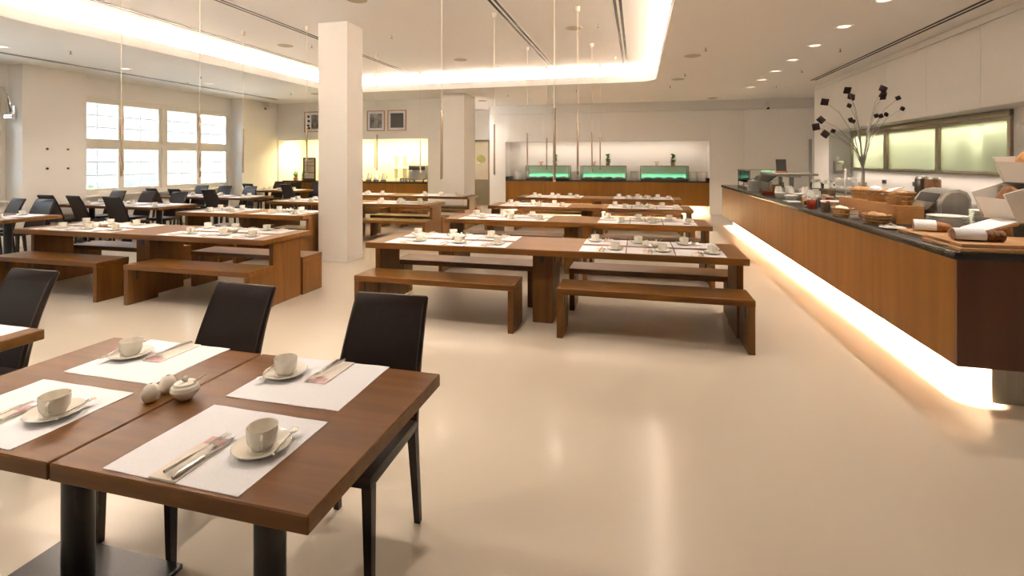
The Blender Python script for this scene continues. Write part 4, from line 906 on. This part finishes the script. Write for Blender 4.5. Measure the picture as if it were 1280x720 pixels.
t = thing('menu_board', (-10.05, YBL + .22, BZ), .1, 'upright dark framed menu board on the bar', 'sign')
part('frame', MB().box(-.21, .21, -.015, .015, 0, .06).box(-.21, .21, -.015, .015, .68, .72).box(-.21, -.17, -.015, .015, .06, .68).box(.17, .21, -.015, .015, .06, .68).box(-.17, .17, -.015, .015, .24, .26).box(-.17, .17, -.015, .015, .46, .48), 'board_dark', t, 0)
part('sheet', MB().box(-.17, .17, -.004, .004, .06, .68), 'screen_text', t, 0)
t = thing('juice_machine', (-9.45, YBL + .40, BZ), 0, 'juice dispenser with black tilted head left of the column', 'dispenser')
part('machine_body', MB().box(-.22, .22, -.18, .2, 0, .22, .012), 'steel', t); part('neck', MB().cyl((0, .1, .22), .05, .28, 12), 'white_porcelain', t); part('head', MB().box(-.26, .26, -.2, .2, -.07, .07, .02).xf(Matrix.Translation((0, 0, .55)) @ Matrix.Rotation(-.35, 4, 'Y')), 'board_dark', t)
for i, x in enumerate((-10.55, -10.35, -10.72)):
    t = thing('potted_plant', (x, YBL + .25 + .08 * i, BZ), 0, 'small leafy plant on the left bar end, %s' % ('middle one', 'right one', 'left one')[i], 'plant', 'plants on the bar')
    part('pot', MB().lathe([(0, 0), (.05, 0), (.065, .09), (.06, .09), (0, .07)], 14), 'terracotta', t); lf = MB(); rp = random.Random(i + 9)
    for k in range(36):
        a = rp.uniform(0, 2 * PI); zz = rp.uniform(.08, .24); rr = rp.uniform(.03, .12)
        p0 = Vector((rr * .3 * math.cos(a), rr * .3 * math.sin(a), zz)); p1 = Vector((rr * math.cos(a), rr * math.sin(a), zz + .05)); s_ = Vector((-math.sin(a), math.cos(a), 0)) * .022
        mid = (p0 + p1) / 2 + Vector((0, 0, .012)); lf.add([p0, mid + s_, p1, mid - s_, mid - Vector((0, 0, .006))], [(0, 1, 4), (1, 2, 4), (2, 3, 4), (3, 0, 4), (0, 1, 2, 3)])
    part('foliage', lf, 'leaf_green', t, 0, kind='stuff')
# framed pictures
for i, (xa, xb_, za, zb, lb) in enumerate(((-10.05, -9.42, 2.49, 3.12, 'left of the column'), (-7.88, -7.30, 2.49, 3.10, 'middle one, right of the column'), (-7.20, -6.60, 2.49, 3.10, 'rightmost over the bar'))):
    t = thing('framed_picture', (xa, YBL, za), 0, 'black and white photograph in thin oak frame, ' + lb, 'picture', 'framed photographs over the bar'); W = xb_ - xa; H_ = zb - za; f = .022
    part('frame', MB().box(0, W, -.03, 0, 0, f).box(0, W, -.03, 0, H_ - f, H_).box(0, f, -.03, 0, f, H_ - f).box(W - f, W, -.03, 0, f, H_ - f), 'riser_wood', t, 0)
    mtb = part('mount', MB().box(f, W - f, -.014, -.004, f, H_ - f), 'linen', t, 0)
    if i == 0:
        part('print', MB().box(.24, W - .05, -.016, -.0141, .10, H_ - .10), 'photo_print', mtb, 0)
        for k, (u, v) in enumerate(((.14, .48), (.15, .34), (.13, .20), (.16, .12))): part('print', MB().box(u - .045, u + .04, -.016, -.0141, v - .03, v + .035), 'board_dark', mtb, 0)
    else:
        part('print', MB().box(.09, W - .09, -.016, -.0141, .09, H_ - .09), 'photo_print' if i == 1 else 'board_dark', mtb, 0)
